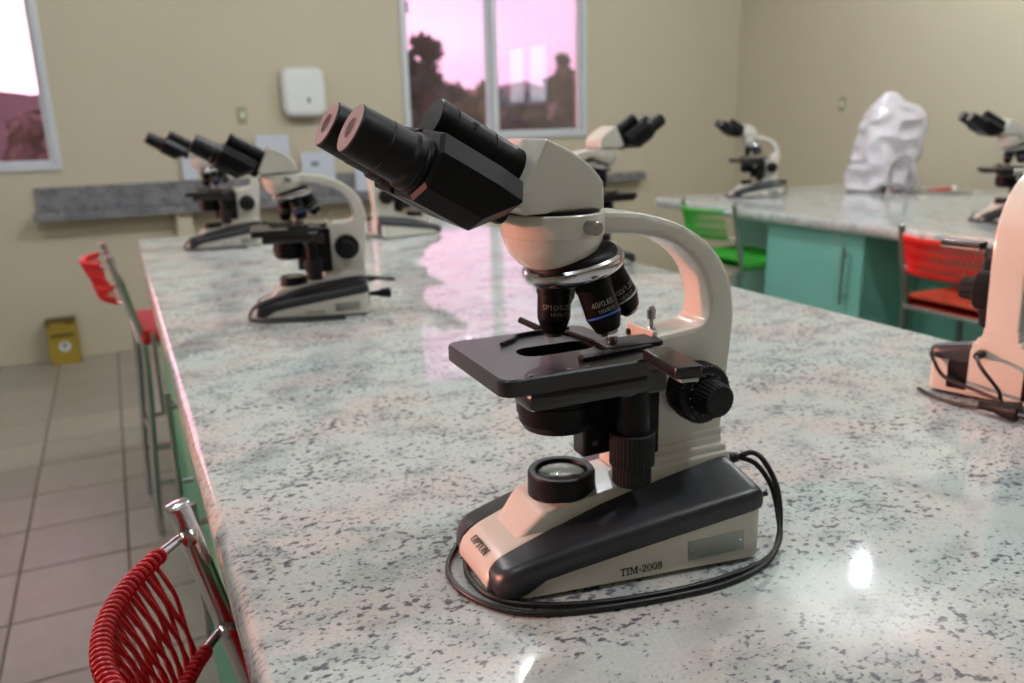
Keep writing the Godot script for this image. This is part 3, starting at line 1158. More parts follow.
		for q in [[-0.054, 0.030], [-0.052, 0.010]]:
			g = Geo.new()
			lathe(g, [[0.0, 0.0], [0.0026, 0.0], [0.0026, 0.0012], [0.0, 0.0012]], 12, bin * Transform3D(Basis(), Vector3(q[0], 0.0852, q[1] * s + 0.006 * s)))
			obj("screw", g.mesh(32), M.steel, hous)
		var eye := bin * Transform3D(Basis(), Vector3(-0.0375, 0, 0.0315 * s))
		g = Geo.new()
		lathe(g, [[0.0, 0.080], [0.0215, 0.080], [0.0215, 0.0885], [0.0205, 0.0895], [0.0205, 0.0905], [0.0215, 0.0915], [0.0215, 0.0965], [0.0200, 0.0985], [0.0194, 0.099], [0.0194, 0.1165], [0.0186, 0.1172], [0.0186, 0.1185], [0.0190, 0.119], [0.0184, 0.1405], [0.0176, 0.1415], [0.0072, 0.1415], [0.0066, 0.1340], [0.0, 0.1338]], 44, eye)
		var tubep := obj("eyepiece", g.mesh(32), M.rubber_black, n)
		g = Geo.new()
		lathe(g, [[0.0070, 0.1412], [0.0177, 0.1412], [0.0174, 0.1421], [0.0078, 0.1421], [0.0070, 0.1412]], 40, eye)
		obj("eyecup_face", g.mesh(32), M.eyecup_ring, tubep)
		g = Geo.new()
		lathe(g, [[0.0, 0.1335], [0.0066, 0.1335], [0.0050, 0.1344], [0.0, 0.1348]], 24, eye)
		obj("lens", g.mesh(50), M.coated_lens, tubep)
	# --- revolving nosepiece and objectives
	var nb := Basis(Vector3(0.978, 0.208, 0), Vector3(-0.208, 0.978, 0), Vector3(0, 0, 1))
	var nc := Vector3(0.0905, 0.2705, 0)
	var nx := Transform3D(nb, nc)
	g = Geo.new()
	lathe(g, [[0.0, -0.0070], [0.0405, -0.0070], [0.0432, -0.0045], [0.0450, 0.0], [0.0443, 0.0045], [0.0425, 0.0065], [0.0, 0.0065]], 56, nx)
	var nose := obj("nosepiece", g.mesh(32), M.chrome, n)
	g = Geo.new()
	lathe(g, [[0.0, 0.006], [0.0400, 0.006], [0.0385, 0.010], [0.032, 0.0135], [0.0, 0.014]], 48, nx)
	obj("nosepiece_cap", g.mesh(50), M.black_metal, nose)
	g = Geo.new()
	lathe(g, [[0.0, -0.0068], [0.0385, -0.0066], [0.030, -0.012], [0.0, -0.014]], 48, nx)
	obj("nosepiece_underside", g.mesh(50), M.black_metal, nose)
	var down := Vector3(0.208, -0.978, 0)
	var fwd := Vector3(-0.978, -0.208, 0)
	# [azimuth, length, radius, band, text, second line]
	for q in [[0.0, 0.0450, 0.0145, "", "SP10/0.25", "160/0.17"], [100.0, 0.0490, 0.0152, "blue_band", "40/0.65", "160/0.17"], [170.0, 0.0480, 0.0150, "white_band", "SP100/1.25", "160/0.17"], [275.0, 0.034, 0.0145, "", "SP4/0.10", "160/-"]]:
		var az := deg_to_rad(q[0])
		var rad := fwd * cos(az) + Vector3(0, 0, 1) * sin(az)
		var lean := 0.237 + 0.11 * smoothstep(90.0, 170.0, q[0]) * smoothstep(260.0, 180.0, q[0])
		var dir := (down * cos(lean) + rad * sin(lean)).normalized()
		var yy := -dir
		var xx := rad.slide(yy).normalized()
		var ob := Transform3D(Basis(xx, yy, xx.cross(yy)), nc + rad * (0.0205 + 0.006 * smoothstep(90.0, 165.0, q[0])) + down * 0.008)
		var r: float = q[2]
		var L: float = q[1]
		g = Geo.new()
		lathe(g, [[0.0, 0.004], [r + 0.0008, 0.004], [r + 0.0008, -0.010], [r, -0.0105], [r, -L + 0.014], [r - 0.0005, -L + 0.012], [r * 0.72, -L + 0.002], [r * 0.62, -L + 0.0005], [0.0, -L + 0.0005]], 40, ob)
		var barrel := obj("objective", g.mesh(30), M.black_metal, n)
		g = Geo.new()
		lathe(g, [[0.0, -L + 0.002], [r * 0.58, -L + 0.002], [r * 0.50, -L - 0.0025], [r * 0.26, -L - 0.003], [r * 0.22, -L - 0.002], [0.0, -L - 0.002]], 28, ob)
		obj("tip", g.mesh(30), M.steel, barrel)
		if q[3]:
			g = Geo.new()
			lathe(g, [[r - 0.001, -L + 0.0145], [r + 0.0003, -L + 0.0145], [r + 0.0003, -L + 0.0160], [r - 0.001, -L + 0.0160], [r - 0.001, -L + 0.0145]], 40, ob)
			obj("band", g.mesh(30), M[q[3]], barrel)
		# lettering looks towards the right-hand side of the stand
		var look := (ob.basis.inverse() * Vector3(-0.28, 0, 1)).normalized()
		var ang := atan2(look.z, look.x)
		var tx := obj("lettering", wrapped(q[4], 0.0046, r, ang, -0.0205 if q[0] < 1.0 else -0.0235), M.white_print, barrel)
		tx.transform = ob
		tx = obj("lettering", wrapped(q[5], 0.0030, r, ang - 0.12, -0.0265 if q[0] < 1.0 else -0.0295), M.white_print, barrel)
		tx.transform = ob
	# --- stage
	g = Geo.new()
	plate_with_hole(g, rrect(0.141, 0.134, 0.012, 5, Vector2(0.0635, 0)), rrect(0.072, 0.030, 0.0149, 6, Vector2(0.072, 0.0)), 0.185, 0.199, 0.0015)
	span(g, Vector3(0.004, 0.178, -0.064), Vector3(0.132, 0.186, -0.030), 0.002)
	span(g, Vector3(0.016, 0.168, 0.030), Vector3(0.130, 0.187, 0.0655), 0.006)
	span(g, Vector3(0.105, 0.165, -0.050), Vector3(0.150, 0.187, 0.060), 0.003)
	var stage := obj("stage", g.mesh(30), M.stage_black, n)
	g = Geo.new()
	# specimen holder: two curved fingers, cross bar, guide block with lever
	tube(g, spline([Vector3(0.033, 0.2012, -0.028), Vector3(0.050, 0.2012, -0.040), Vector3(0.058, 0.2012, -0.049), Vector3(0.086, 0.2012, -0.052), Vector3(0.112, 0.2012, -0.050)], 4), 0.0021, 6)
	obj("holder_finger", g.mesh(40), M.black_metal, stage)
	g = Geo.new()
	tube(g, spline([Vector3(0.100, 0.2012, -0.046), Vector3(0.106, 0.2012, -0.028), Vector3(0.110, 0.2012, 0.008)], 4), 0.0021, 6)
	obj("holder_finger", g.mesh(40), M.black_metal, stage)
	g = Geo.new()
	extrude(g, rrect(0.075, 0.010, 0.003, 3), 0.0, 0.0035, 0.0008, Transform3D(Basis(Vector3.UP, deg_to_rad(7.0)), Vector3(0.110, 0.199, 0.040)) * STAND)
	extrude(g, rrect(0.056, 0.030, 0.006, 3), 0.0, 0.0045, 0.0010, Transform3D(Basis(Vector3.UP, deg_to_rad(-4.0)), Vector3(0.134, 0.199, 0.022)) * STAND)
	obj("holder_slide", g.mesh(40), M.black_metal, stage)
	g = Geo.new()
	box(g, Vector3(0.136, 0.2035, 0.066), Vector3(0.024, 0.010, 0.060), 0.0025, Transform3D(Basis(Vector3.UP, deg_to_rad(-8.0)), Vector3(0.002, 0, 0.012)))
	obj("holder_lever", g.mesh(40), M.stage_black, stage)
	g = Geo.new()
	box(g, Vector3(0.136, 0.1975, 0.066), Vector3(0.016, 0.003, 0.060), 0.001, Transform3D(Basis(Vector3.UP, deg_to_rad(-8.0)), Vector3(0.002, 0, 0.013)))
	obj("vernier_scale", g.mesh(40), M.brushed_plate, stage)
	for q in [Vector3(0.118, 0.199, 0.020), Vector3(0.094, 0.199, -0.052)]:
		g = Geo.new()
		lathe(g, [[0.0, 0.0], [0.0048, 0.0], [0.0050, 0.009], [0.0044, 0.0105], [0.0, 0.0105]], 16, Transform3D(Basis(), q))
		obj("thumb_screw", g.mesh(30), M.steel, stage)
	g = Geo.new()
	tube(g, PackedVector3Array([Vector3(0.086, 0.202, -0.060), Vector3(0.076, 0.207, -0.082)]), 0.0032, 8)
	obj("holder_spring_arm", g.mesh(40), M.black_metal, stage)
	for k in 4:
		g = Geo.new()
		lathe(g, [[0.0, 0.0], [0.0022, 0.0], [0.0022, 0.0006], [0.0, 0.0006]], 12, Transform3D(Basis(), Vector3(0.020 + 0.017 * k, 0.1988, 0.0605)))
		obj("screw", g.mesh(30), M.steel, stage)
	# --- condenser
	g = Geo.new()
	lathe(g, [[0.0, 0.128], [0.022, 0.128], [0.030, 0.131], [0.0345, 0.138], [0.0345, 0.1455], [0.0362, 0.146], [0.0362, 0.1555], [0.0345, 0.156], [0.0345, 0.172], [0.016, 0.182], [0.014, 0.186], [0.0, 0.186]], 48, Transform3D(Basis(), Vector3(OPT + 0.002, -0.002, 0.0)))
	obj("condenser", g.mesh(32), M.black_metal, n)
	g = Geo.new()
	span(g, Vector3(0.090, 0.100, -0.002), Vector3(0.150, 0.146, 0.018), 0.002)
	span(g, Vector3(0.085, 0.140, -0.022), Vector3(0.150, 0.152, 0.022), 0.002)
	var fork := obj("condenser_bracket", g.mesh(30), M.stage_black, n)
	g = Geo.new()
	lathe(g, [[0.0, 0.0], [0.0028, 0.0], [0.0028, 0.0012], [0.0, 0.0012]], 12, Transform3D(Basis(Vector3.RIGHT, PI / 2), Vector3(0.102, 0.112, 0.018)))
	obj("screw", g.mesh(30), M.steel, fork)
	# --- carriage on the arm
	g = Geo.new()
	span(g, Vector3(0.136, 0.094, -0.026), Vector3(0.1655, 0.1925, 0.026), 0.002)
	obj("carriage", g.mesh(30), M.black_metal, n)
	# --- stage drive stalk with two coaxial knobs
	var stalk := Transform3D(Basis(), Vector3(0.1235, 0, 0.046))
	g = Geo.new()
	lathe(g, [[0.0, 0.128], [0.0150, 0.128], [0.0150, 0.172], [0.0, 0.172]], 28, stalk)
	var st := obj("stage_drive", g.mesh(30), M.black_metal, n)
	g = Geo.new()
	ribbed(g, 0.0200, 0.0005, 36, 0.099, 0.130, 0.0012, stalk)
	obj("drive_knob", g.mesh(30), M.rubber_black, st)
	g = Geo.new()
	ribbed(g, 0.0172, 0.0005, 32, 0.0815, 0.0995, 0.0012, stalk)
	obj("drive_knob", g.mesh(30), M.rubber_black, st)
	# --- focus knobs
	for s in [-1, 1]:
		var kx := Transform3D(Basis(Vector3.RIGHT, s * PI / 2), Vector3(0.2000, 0.1505, 0))
		g = Geo.new()
		lathe(g, [[0.0, 0.018], [0.0250, 0.018], [0.0258, 0.022], [0.0258, 0.030], [0.0, 0.030]], 44, kx)
		ribbed(g, 0.0278, 0.0009, 40, 0.029, 0.0475, 0.0015, kx)
		lathe(g, [[0.0, 0.047], [0.0205, 0.047], [0.0195, 0.0495], [0.0, 0.0495]], 36, kx)
		var kn := obj("coarse_focus_knob", g.mesh(30), M.rubber_black, n)
		g = Geo.new()
		ribbed(g, 0.0170, 0.0007, 26, 0.0490, 0.0690, 0.0015, kx, 0.0152)
		obj("fine_focus_knob", g.mesh(30), M.rubber_black, kn)
		for k in 14:
			var a := TAU * k / 14
			g = Geo.new()
			box(g, Vector3(cos(a) * 0.0188, 0.0497, sin(a) * 0.0188), Vector3(0.0022, 0.0006, 0.0006), 0.0, kx)
			obj("scale_mark", g.mesh(30), M.white_print, kn)
	# --- name plate and lettering on the right-hand side
	var slope := atan2(0.032, LEN)
	var side := func(u: float, y: float, out: float) -> Transform3D:
		return Transform3D(Basis(Vector3.UP, -slope), Vector3(u, y, half_width(u))) * Transform3D(Basis(), Vector3(0, 0, out))
	g = Geo.new()
	box(g, Vector3.ZERO, Vector3(0.056, 0.0185, 0.0012), 0.0004, side.call(0.189, 0.0225, 0.0004) * Transform3D(Basis(Vector3(0, 0, 1), 0.035), Vector3.ZERO))
	var np := obj("name_plate", g.mesh(30), M.brushed_plate, n)
	for s in [-1, 1]:
		g = Geo.new()
		lathe(g, [[0.0, 0.0], [0.0013, 0.0], [0.0010, 0.0006], [0.0, 0.0007]], 10, side.call(0.189 + s * 0.0240, 0.0225 + s * 0.001, 0.001) * Transform3D(Basis(Vector3.RIGHT, PI / 2), Vector3.ZERO))
		obj("rivet", g.mesh(30), M.steel, np)
	lettering("lettering", "TIM-2008", 0.0070, side.call(0.117, 0.0125, 0.0003) * Transform3D(Basis(Vector3(0, 0, 1), 0.02), Vector3.ZERO), M.ink, n)
	# maker's name on the sloping front of the tongue, read from the front
	var fx := Vector3(0, 0, 1)
	var fy := Vector3(0.86, 0.51, 0).normalized()
	lettering("lettering", "OPTON", 0.0076, Transform3D(Basis(fx, fy, fx.cross(fy)), Vector3(-0.0057, 0.0288, 0.0)), M.ink, n)
	# --- rear: cable gland and dark socket panel
	g = Geo.new()
	var gl := Transform3D(Basis(Vector3(0, 0, 1), -PI / 2), Vector3(0.241, 0.069, 0.020))
	lathe(g, [[0.0, 0.0], [0.0062, 0.0], [0.0062, 0.004], [0.0048, 0.005], [0.0062, 0.006], [0.0062, 0.009], [0.0046, 0.010], [0.0058, 0.011], [0.0058, 0.014], [0.0044, 0.015], [0.0052, 0.016], [0.0050, 0.020], [0.0, 0.020]], 20, gl)
	obj("cable_gland", g.mesh(30), M.cable_black, n)
	g = Geo.new()
	box(g, Vector3(0.2375, 0.032, 0), Vector3(0.008, 0.042, 0.125), 0.002)
	obj("rear_panel", g.mesh(30), M.rubber_black, n)
	return n


func cable(n: Node3D, called: String, pts: Array, r := 0.0027, per := 6) -> void:
	var g := Geo.new()
	tube(g, spline(pts, per), r, 8)
	obj(called, g.mesh(60), M.cable_black, n)


func plug(n: Node3D, at: Vector3, turn: float, pitch := 0.0) -> void:
	var g := Geo.new()
	var xf := Transform3D(Basis(Vector3.UP, deg_to_rad(turn)) * Basis(Vector3(0, 0, 1), deg_to_rad(pitch)), at)
	var rings := []
	for q in [[-0.030, 0.005, 0.005], [-0.012, 0.007, 0.006], [0.0, 0.013, 0.009], [0.016, 0.017, 0.011], [0.018, 0.016, 0.010]]:
		var ring := PackedVector3Array()
		for p in rrect(q[1] * 2, q[2] * 2, q[2] * 0.7, 3):
			ring.append(Vector3(q[0], p.y, p.x))
		rings.append(ring)
	loft(g, rings, xf)
	var o := obj("mains_plug", g.mesh(40), M.rubber_black, n)
	for s in [-1, 1]:
		g = Geo.new()
		tube(g, PackedVector3Array([xf * Vector3(0.016, 0, s * 0.0095), xf * Vector3(0.035, 0, s * 0.0095)]), 0.0022, 8)
		obj("pin", g.mesh(40), M.chrome, o)


func microscopes() -> void:
	var first := make_microscope("microscope beside the dark red woven stool, black cable looped round its base")
	var bare: Node3D = first.duplicate()
	bare.name = "microscope"
	# cable of the first one: out of the gland, down, along the right side, round the front
	cable(first, "power_cable", [Vector3(0.264, 0.069, 0.020), Vector3(0.272, 0.075, 0.030), Vector3(0.277, 0.069, 0.042), Vector3(0.281, 0.045, 0.058), Vector3(0.268, 0.014, 0.078), Vector3(0.240, 0.0035, 0.098), Vector3(0.200, 0.003, 0.111), Vector3(0.150, 0.003, 0.113), Vector3(0.064, 0.003, 0.099), Vector3(0.003, 0.003, 0.077), Vector3(-0.026, 0.003, 0.040), Vector3(-0.034, 0.003, -0.004), Vector3(-0.017, 0.003, -0.042), Vector3(0.02, 0.003, -0.078), Vector3(0.08, 0.003, -0.092)])
	cable(first, "power_cable", [Vector3(0.264, 0.068, 0.021), Vector3(0.274, 0.064, 0.034), Vector3(0.280, 0.046, 0.050), Vector3(0.276, 0.024, 0.066), Vector3(0.262, 0.0075, 0.084), Vector3(0.225, 0.0035, 0.101), Vector3(0.150, 0.003, 0.105), Vector3(0.070, 0.003, 0.092), Vector3(0.012, 0.003, 0.068), Vector3(-0.013, 0.003, 0.040), Vector3(-0.018, 0.003, 0.000), Vector3(-0.004, 0.003, -0.040)])
	cable(first, "power_cable", [Vector3(0.276, 0.040, 0.05), Vector3(0.258, 0.030, 0.035), Vector3(0.252, 0.012, 0.01), Vector3(0.256, 0.003, -0.02), Vector3(0.246, 0.003, -0.07)])
	first.position = Vector3(0.261, BENCH, -0.622)
	first.scale = Vector3(1.01, 1.022, 1.01)
	first.rotation_degrees.y = -1.5
	# the others: [label, position of front end, turn, cable kind]
	var list := [
		["microscope with a plug at its rear and cables laid over its side cover", Vector3(0.258, BENCH, -1.830), -10.0, 1, 0.95],
		["microscope at the end corner of the main bench, facing the aisle", Vector3(0.220, BENCH, -3.040), -4.0, 1, 0.96],
		["microscope facing away at the end of the main bench under the bench window", Vector3(1.065, BENCH, -2.930), 184.0, 0, 0.97],
		["microscope with raised eyepieces turned to the second bench, half hidden behind the front one's head", Vector3(1.292, BENCH, -1.985), 180.0, 0, 1.0],
		["microscope seen from its rear with a mains plug lying beside its base", Vector3(1.298, BENCH, -0.774), 198.0, 2, 1.0],
		["microscope on the second bench near the green stool", Vector3(2.800, BENCH, -3.300), -14.0, 3, 0.93],
		["microscope on the second bench behind the red stool", Vector3(2.855, BENCH, -2.000), -28.0, 3, 0.96],
	]
	for q in list:
		var c: Node3D = bare.duplicate()
		c.name = numbered("microscope")
		add_child(c)
		c.set_meta("label", q[0])
		c.position = q[1]
		c.rotation_degrees.y = q[2]
		c.scale = Vector3.ONE * q[4]
		match q[3]:
			1:
				for k in 3:
					var e := 0.010 * k
					cable(c, "power_cable", [Vector3(0.262, 0.069, 0.020), Vector3(0.30, 0.070, 0.03 + e), Vector3(0.285, 0.072, 0.045), Vector3(0.235, 0.083, 0.052 + e), Vector3(0.17, 0.078, 0.055 + e), Vector3(0.10, 0.064, 0.050 + e), Vector3(0.04, 0.049, 0.046 + e * 0.8), Vector3(-0.006, 0.034, 0.044 + e * 0.6), Vector3(-0.026, 0.012, 0.035 + e), Vector3(-0.018, 0.004, 0.060 + e), Vector3(0.05, 0.004, 0.085 + e), Vector3(0.18, 0.004, 0.098 + e)], 0.003)
				plug(c, Vector3(0.275, 0.036, 0.030), 0.0)
			2:
				cable(c, "power_cable", [Vector3(0.262, 0.069, 0.020), Vector3(0.285, 0.060, 0.005), Vector3(0.272, 0.030, -0.015), Vector3(0.266, 0.012, -0.02), Vector3(0.280, 0.0035, -0.05), Vector3(0.27, 0.0035, -0.085), Vector3(0.22, 0.0035, -0.105)])
				cable(c, "power_cable", [Vector3(0.246, 0.060, 0.085), Vector3(0.252, 0.050, 0.078), Vector3(0.256, 0.030, 0.060), Vector3(0.262, 0.022, 0.020), Vector3(0.272, 0.016, -0.02)])
				cable(c, "power_cable", [Vector3(0.250, 0.0035, 0.095), Vector3(0.275, 0.0035, 0.06), Vector3(0.285, 0.0035, 0.02), Vector3(0.290, 0.010, -0.03), Vector3(0.292, 0.012, -0.062)])
				plug(c, Vector3(0.293, 0.0125, -0.030), 95.0)
			3:
				cable(c, "power_cable", [Vector3(0.262, 0.069, 0.020), Vector3(0.28, 0.060, 0.04), Vector3(0.270, 0.020, 0.08), Vector3(0.20, 0.005, 0.110), Vector3(0.10, 0.005, 0.100), Vector3(0.0, 0.005, 0.08), Vector3(-0.035, 0.005, 0.03), Vector3(-0.03, 0.005, -0.03), Vector3(0.01, 0.005, -0.075)], 0.004)
				cable(c, "power_cable", [Vector3(0.262, 0.069, 0.020), Vector3(0.285, 0.075, 0.05), Vector3(0.22, 0.083, 0.065), Vector3(0.12, 0.068, 0.060), Vector3(0.03, 0.046, 0.050), Vector3(-0.01, 0.03, 0.045), Vector3(-0.03, 0.006, 0.03)], 0.004)
			0:
				cable(c, "power_cable", [Vector3(0.258, 0.069, 0.020), Vector3(0.28, 0.060, 0.01), Vector3(0.282, 0.020, -0.01), Vector3(0.275, 0.004, -0.03), Vector3(0.262, 0.004, 0.03)])
	bare.free()


# ============================== stools ==========================================
func make_stool(cord: Material, seat_m: Material, label: String) -> Node3D:
	var n := thing("bar_stool", label, "stool", Vector3.ZERO, 0.0, "laboratory stools")
	var hw := 0.176
	# rear posts run up to carry the back; local +x is the sitter's front
	var line := func(y: float) -> float:
		return 0.030 + (0.028 * smoothstep(0.0, 0.62, y)) - (0.058 * clampf((y - 0.66) / 0.27, 0.0, 1.0))
	for s in [-1.0, 1.0]:
		var pts := PackedVector3Array()
		for k in 21:
			var y := 0.93 * k / 20.0
			pts.append(Vector3(line.call(y), y + 0.001, s * hw))
		var g := Geo.new()
		tube(g, pts, 0.0115, 14)
		var post := obj("rear_post", g.mesh(60), M.grey_post if seat_m != cord else M.chrome, n)
		g = Geo.new()
		lathe(g, [[0.0, 0.0], [0.0126, 0.0], [0.0126, 0.004], [0.010, 0.006], [0.0, 0.0065]], 20, Transform3D(Basis(Vector3(0, 0, 1), 0.24), Vector3(line.call(0.93), 0.929, s * hw)))
		obj("end_cap", g.mesh(40), M.chrome, post)
		g = Geo.new()
		tube(g, PackedVector3Array([Vector3(0.39, 0.001, s * hw), Vector3(0.365, 0.33, s * hw), Vector3(0.345, 0.655, s * hw)]), 0.0120, 12)
		obj("front_leg", g.mesh(60), M.grey_post, n)
		for y in [0.18, 0.30]:
			g = Geo.new()
			rod(g, Vector3(line.call(y), y, s * hw), Vector3(0.375 - 0.04 * y, y, s * hw), 0.008, 10)
			obj("stretcher", g.mesh(60), M.chrome, n)
	for q in [[0.05, 0.30], [0.366, 0.24], [0.05, 0.65], [0.345, 0.65]]:
		var g := Geo.new()
		rod(g, Vector3(q[0], q[1], -hw), Vector3(q[0], q[1], hw), 0.008, 10)
		obj("cross_bar", g.mesh(60), M.chrome, n)
	# seat of wound cords
	var g2 := Geo.new()
	var rows := 24
	var prof := PackedVector3Array()
	for k in 13:
		var a := PI * k / 12.0 - PI / 2
		prof.append(Vector3(0, sin(a) * 0.018, hw - 0.004 + cos(a) * 0.018))
	for k in 13:
		var a := PI * k / 12.0 + PI / 2
		prof.append(Vector3(0, sin(a) * 0.018, -hw + 0.004 + cos(a) * 0.018))
	tube(g2, prof, 0.0066, 8, true)
	var strand := g2.mesh(60)
	var seat := Node3D.new()
	seat.name = "seat"
	n.add_child(seat)
	for k in rows:
		var o := obj("cord", strand, seat_m, seat)
		o.position = Vector3(0.062 + 0.0128 * k, 0.668, 0)
	# back: two bowed rails wound with cords
	var rail := func(y: float, t: float, bulge: float) -> Vector3:
		var z := lerpf(-hw, hw, t)
		return Vector3(line.call(y) - bulge * (1.0 - pow(2.0 * t - 1.0, 2.0)), y, z)
	for q in [[0.900, 0.080], [0.785, 0.066]]:
		var g := Geo.new()
		var pts := PackedVector3Array()
		for k in 33:
			pts.append(rail.call(q[0], k / 32.0, q[1]))
		tube(g, pts, 0.0048, 10)
		lathe(g, [[0.0, 0.0], [0.0095, 0.0], [0.0075, 0.010], [0.0, 0.012]], 14, Transform3D(Basis(Vector3.RIGHT, PI / 2), pts[0] + Vector3(0, 0, 0.008)))
		lathe(g, [[0.0, 0.0], [0.0095, 0.0], [0.0075, 0.010], [0.0, 0.012]], 14, Transform3D(Basis(Vector3.RIGHT, -PI / 2), pts[32] - Vector3(0, 0, 0.008)))
		obj("back_rail", g.mesh(60), M.chrome, n)
	var back := Node3D.new()
	back.name = "woven_back"
	n.add_child(back)
	var count := 40
	for k in count:
		var t := 0.11 + 0.78 * k / (count - 1)
		var sway := 0.0048 * (1.0 if k % 2 == 0 else -1.0)
		var g := Geo.new()
		var pts := []
		var a: Vector3 = rail.call(0.900, t, 0.080)
		var b: Vector3 = rail.call(0.785, clampf(t + 0.006, 0.0, 1.0), 0.066)
		# coil round the upper rail, strand down, coil round the lower rail
		for j in 7:
			var q := TAU * j / 6.0 - PI
			pts.append(a + Vector3(cos(q), sin(q), 0) * 0.0068)
		for j in range(1, 8):
			var f := j / 8.0
			var p := a.lerp(b, f)
			p.x -= 0.0060 - 0.004 * sin(PI * f)
			p.z += sway * sin(TAU * 1.5 * f)
			p.x += 0.002 * (1.0 if k % 2 == 0 else -1.0) * sin(TAU * f)
			pts.append(p)
		for j in 6:
			var q := PI + TAU * j / 6.0
			pts.append(b + Vector3(cos(q), sin(q), 0) * 0.0068)
		tube(g, spline(pts, 2), 0.0025, 6)
		obj("cord", g.mesh(60), cord, back)
	return n


func stools() -> void:
	var a := make_stool(M.red_cord, M.red_cord, "dark red woven stool back with chrome post close beside the main bench edge")
	a.position = Vector3(0.0155, 0, -0.660)
	var b := make_stool(M.bright_red_cord, M.bright_red_cord, "bright red stool by the end corner of the main bench")
	b.position = Vector3(-0.048, 0, -2.920)
	b.rotation_degrees.y = 3.0
	var c := make_stool(M.green_cord, M.green_cord, "green stool with grey posts tucked under the second bench")
	c.position = Vector3(2.34, 0, -2.925)
	var d := make_stool(M.bright_red_cord, M.orange_seat, "red stool with an orange seat in the knee space of the second bench")
	d.position = Vector3(2.345, 0, -1.745)


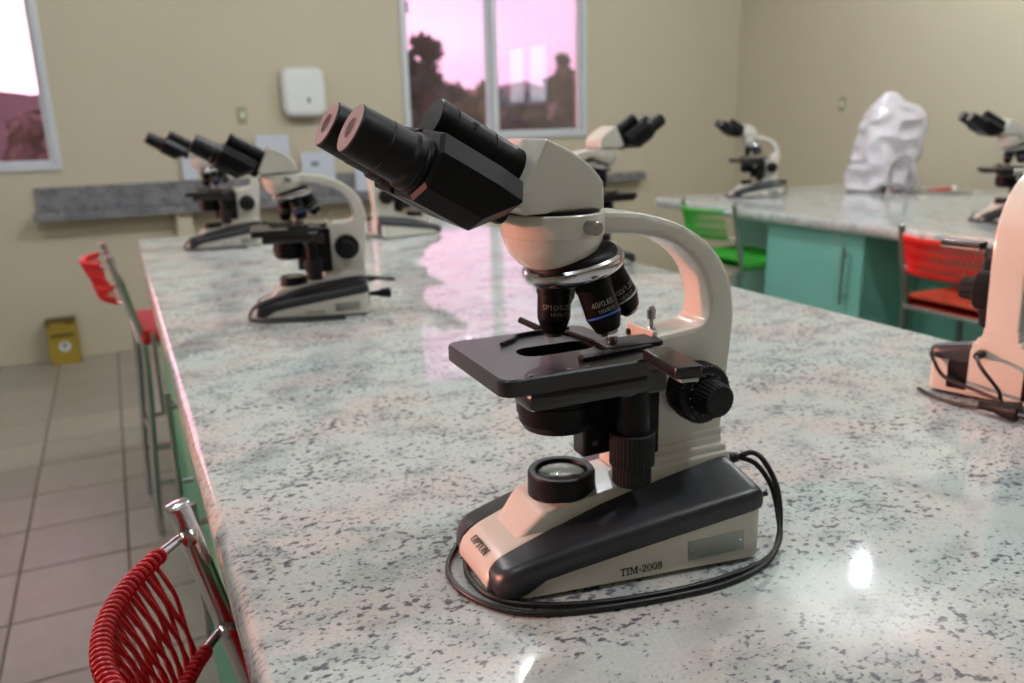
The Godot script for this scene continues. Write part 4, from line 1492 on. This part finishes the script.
# ============================== on the second bench ==============================
func bench_things() -> void:
	# plastic-bagged instrument
	var n := thing("bagged_microscope", "tall thing wrapped in a crumpled whitish plastic bag on the second bench", "bag", Vector3(3.60, BENCH, -3.10))
	var g := Geo.new()
	var noise := FastNoiseLite.new()
	noise.seed = 8
	noise.frequency = 2.6
	noise.fractal_octaves = 2
	var lv := [[0.001, -0.185, 0.165, 0.12], [0.03, -0.19, 0.18, 0.13], [0.10, -0.18, 0.185, 0.125], [0.18, -0.16, 0.195, 0.12], [0.26, -0.145, 0.215, 0.115], [0.33, -0.125, 0.235, 0.105], [0.375, -0.115, 0.235, 0.09], [0.41, -0.085, 0.205, 0.07], [0.44, -0.06, 0.13, 0.05], [0.475, -0.035, 0.05, 0.03], [0.49, -0.022, 0.012, 0.015]]
	var rings := []
	for i in 41:
		var f := i / 40.0 * (lv.size() - 1)
		var k := mini(int(f), lv.size() - 2)
		var e := f - k
		var q := []
		for j in 4:
			q.append(lerpf(lv[k][j], lv[k + 1][j], e))
		var ring := PackedVector3Array()
		for j in 48:
			var a := TAU * j / 48
			var cx: float = (q[1] + q[2]) / 2
			var rx: float = (q[2] - q[1]) / 2
			var p := Vector3(cx + signf(cos(a)) * pow(absf(cos(a)), 0.8) * rx, q[0], signf(sin(a)) * pow(absf(sin(a)), 0.8) * q[3])
			var w := noise.get_noise_3dv(p * 2.0)
			var fold := 1.0 - absf(w) * 2.0
			var dir := Vector3(p.x - cx, 0, p.z).normalized()
			if i > 1:
				p += dir * (fold - 0.4) * 0.040 * (1.0 - 0.6 * i / 40.0)
			ring.append(p)
		rings.append(ring)
	loft(g, rings)
	obj("plastic_bag", g.mesh(35), M.plastic_film, n)
	# gooseneck tap
	n = thing("tap", "chrome gooseneck tap standing in front of the plastic bag", "tap", Vector3(3.46, BENCH, -2.93))
	g = Geo.new()
	lathe(g, [[0.0, 0.0], [0.022, 0.0], [0.022, 0.006], [0.012, 0.012], [0.010, 0.03], [0.0, 0.03]], 24)
	obj("tap_base", g.mesh(40), M.chrome, n)
	g = Geo.new()
	var pts := [Vector3(0, 0.02, 0), Vector3(0, 0.10, 0)]
	for k in 9:
		var a := PI - PI * 1.12 * k / 8.0
		pts.append(Vector3(0.065 + cos(a) * 0.065, 0.115 + sin(a) * 0.065, 0))
	tube(g, spline(pts, 3), 0.0075, 10)
	obj("spout", g.mesh(60), M.chrome, n)
	g = Geo.new()
	tube(g, PackedVector3Array([Vector3(0.128, 0.10, 0), Vector3(0.126, 0.066, 0)]), 0.011, 12)
	obj("nozzle", g.mesh(60), M.chrome, n)
	# sink rim next to the tap
	n = thing("sink", "round steel sink let into the second bench beside the tap", "sink", Vector3(3.63, BENCH, -2.80))
	g = Geo.new()
	lathe(g, [[0.130, 0.0005], [0.165, 0.0005], [0.163, 0.004], [0.140, 0.006], [0.128, 0.003], [0.130, 0.0005]], 48)
	obj("rim", g.mesh(40), M.steel, n)
	g = Geo.new()
	lathe(g, [[0.0, 0.0006], [0.131, 0.0006], [0.131, 0.0016], [0.0, 0.0014]], 48)
	obj("bowl", g.mesh(40), M.steel, n)
	# little red-handled tool and dark clip by the bag
	n = thing("red_handled_tool", "slim red handled tool lying by the plastic bag", "tool", Vector3(3.80, BENCH, -2.90), -12.0)
	g = Geo.new()
	tube(g, PackedVector3Array([Vector3(-0.07, 0.006, 0), Vector3(0.07, 0.006, 0)]), 0.006, 8)
	obj("handle", g.mesh(60), M.bright_red_cord, n)
	g = Geo.new()
	lathe(g, [[0.0, 0.0], [0.012, 0.0], [0.012, 0.02], [0.0, 0.022]], 14, Transform3D(Basis(), Vector3(0.078, 0.0, 0)))
	obj("tip", g.mesh(40), M.white_plastic, n)
	n = thing("binder_clip", "small black clip with red edge at the foot of the plastic bag", "clip", Vector3(3.475, BENCH, -2.955), 15.0)
	g = Geo.new()
	box(g, Vector3(0, 0.018, 0), Vector3(0.06, 0.036, 0.03), 0.006)
	obj("clip_body", g.mesh(40), M.rubber_black, n)
	g = Geo.new()
	tube(g, PackedVector3Array([Vector3(-0.028, 0.006, 0.017), Vector3(0.03, 0.010, 0.017)]), 0.004, 8)
	obj("clip_wire", g.mesh(60), M.bright_red_cord, n)
	# pale tubes beside the hidden microscope on the main bench
	n = thing("marker_pen", "blue and white marker pen lying behind the front microscope's objectives", "pen", Vector3(1.02, BENCH, -1.58), 25.0)
	g = Geo.new()
	tube(g, PackedVector3Array([Vector3(-0.05, 0.007, 0), Vector3(0.03, 0.007, 0)]), 0.007, 10)
	obj("barrel", g.mesh(60), M.white_plastic, n)
	g = Geo.new()
	tube(g, PackedVector3Array([Vector3(0.03, 0.007, 0), Vector3(0.065, 0.007, 0)]), 0.0075, 10)
	obj("cap", g.mesh(60), M.blue_band, n)
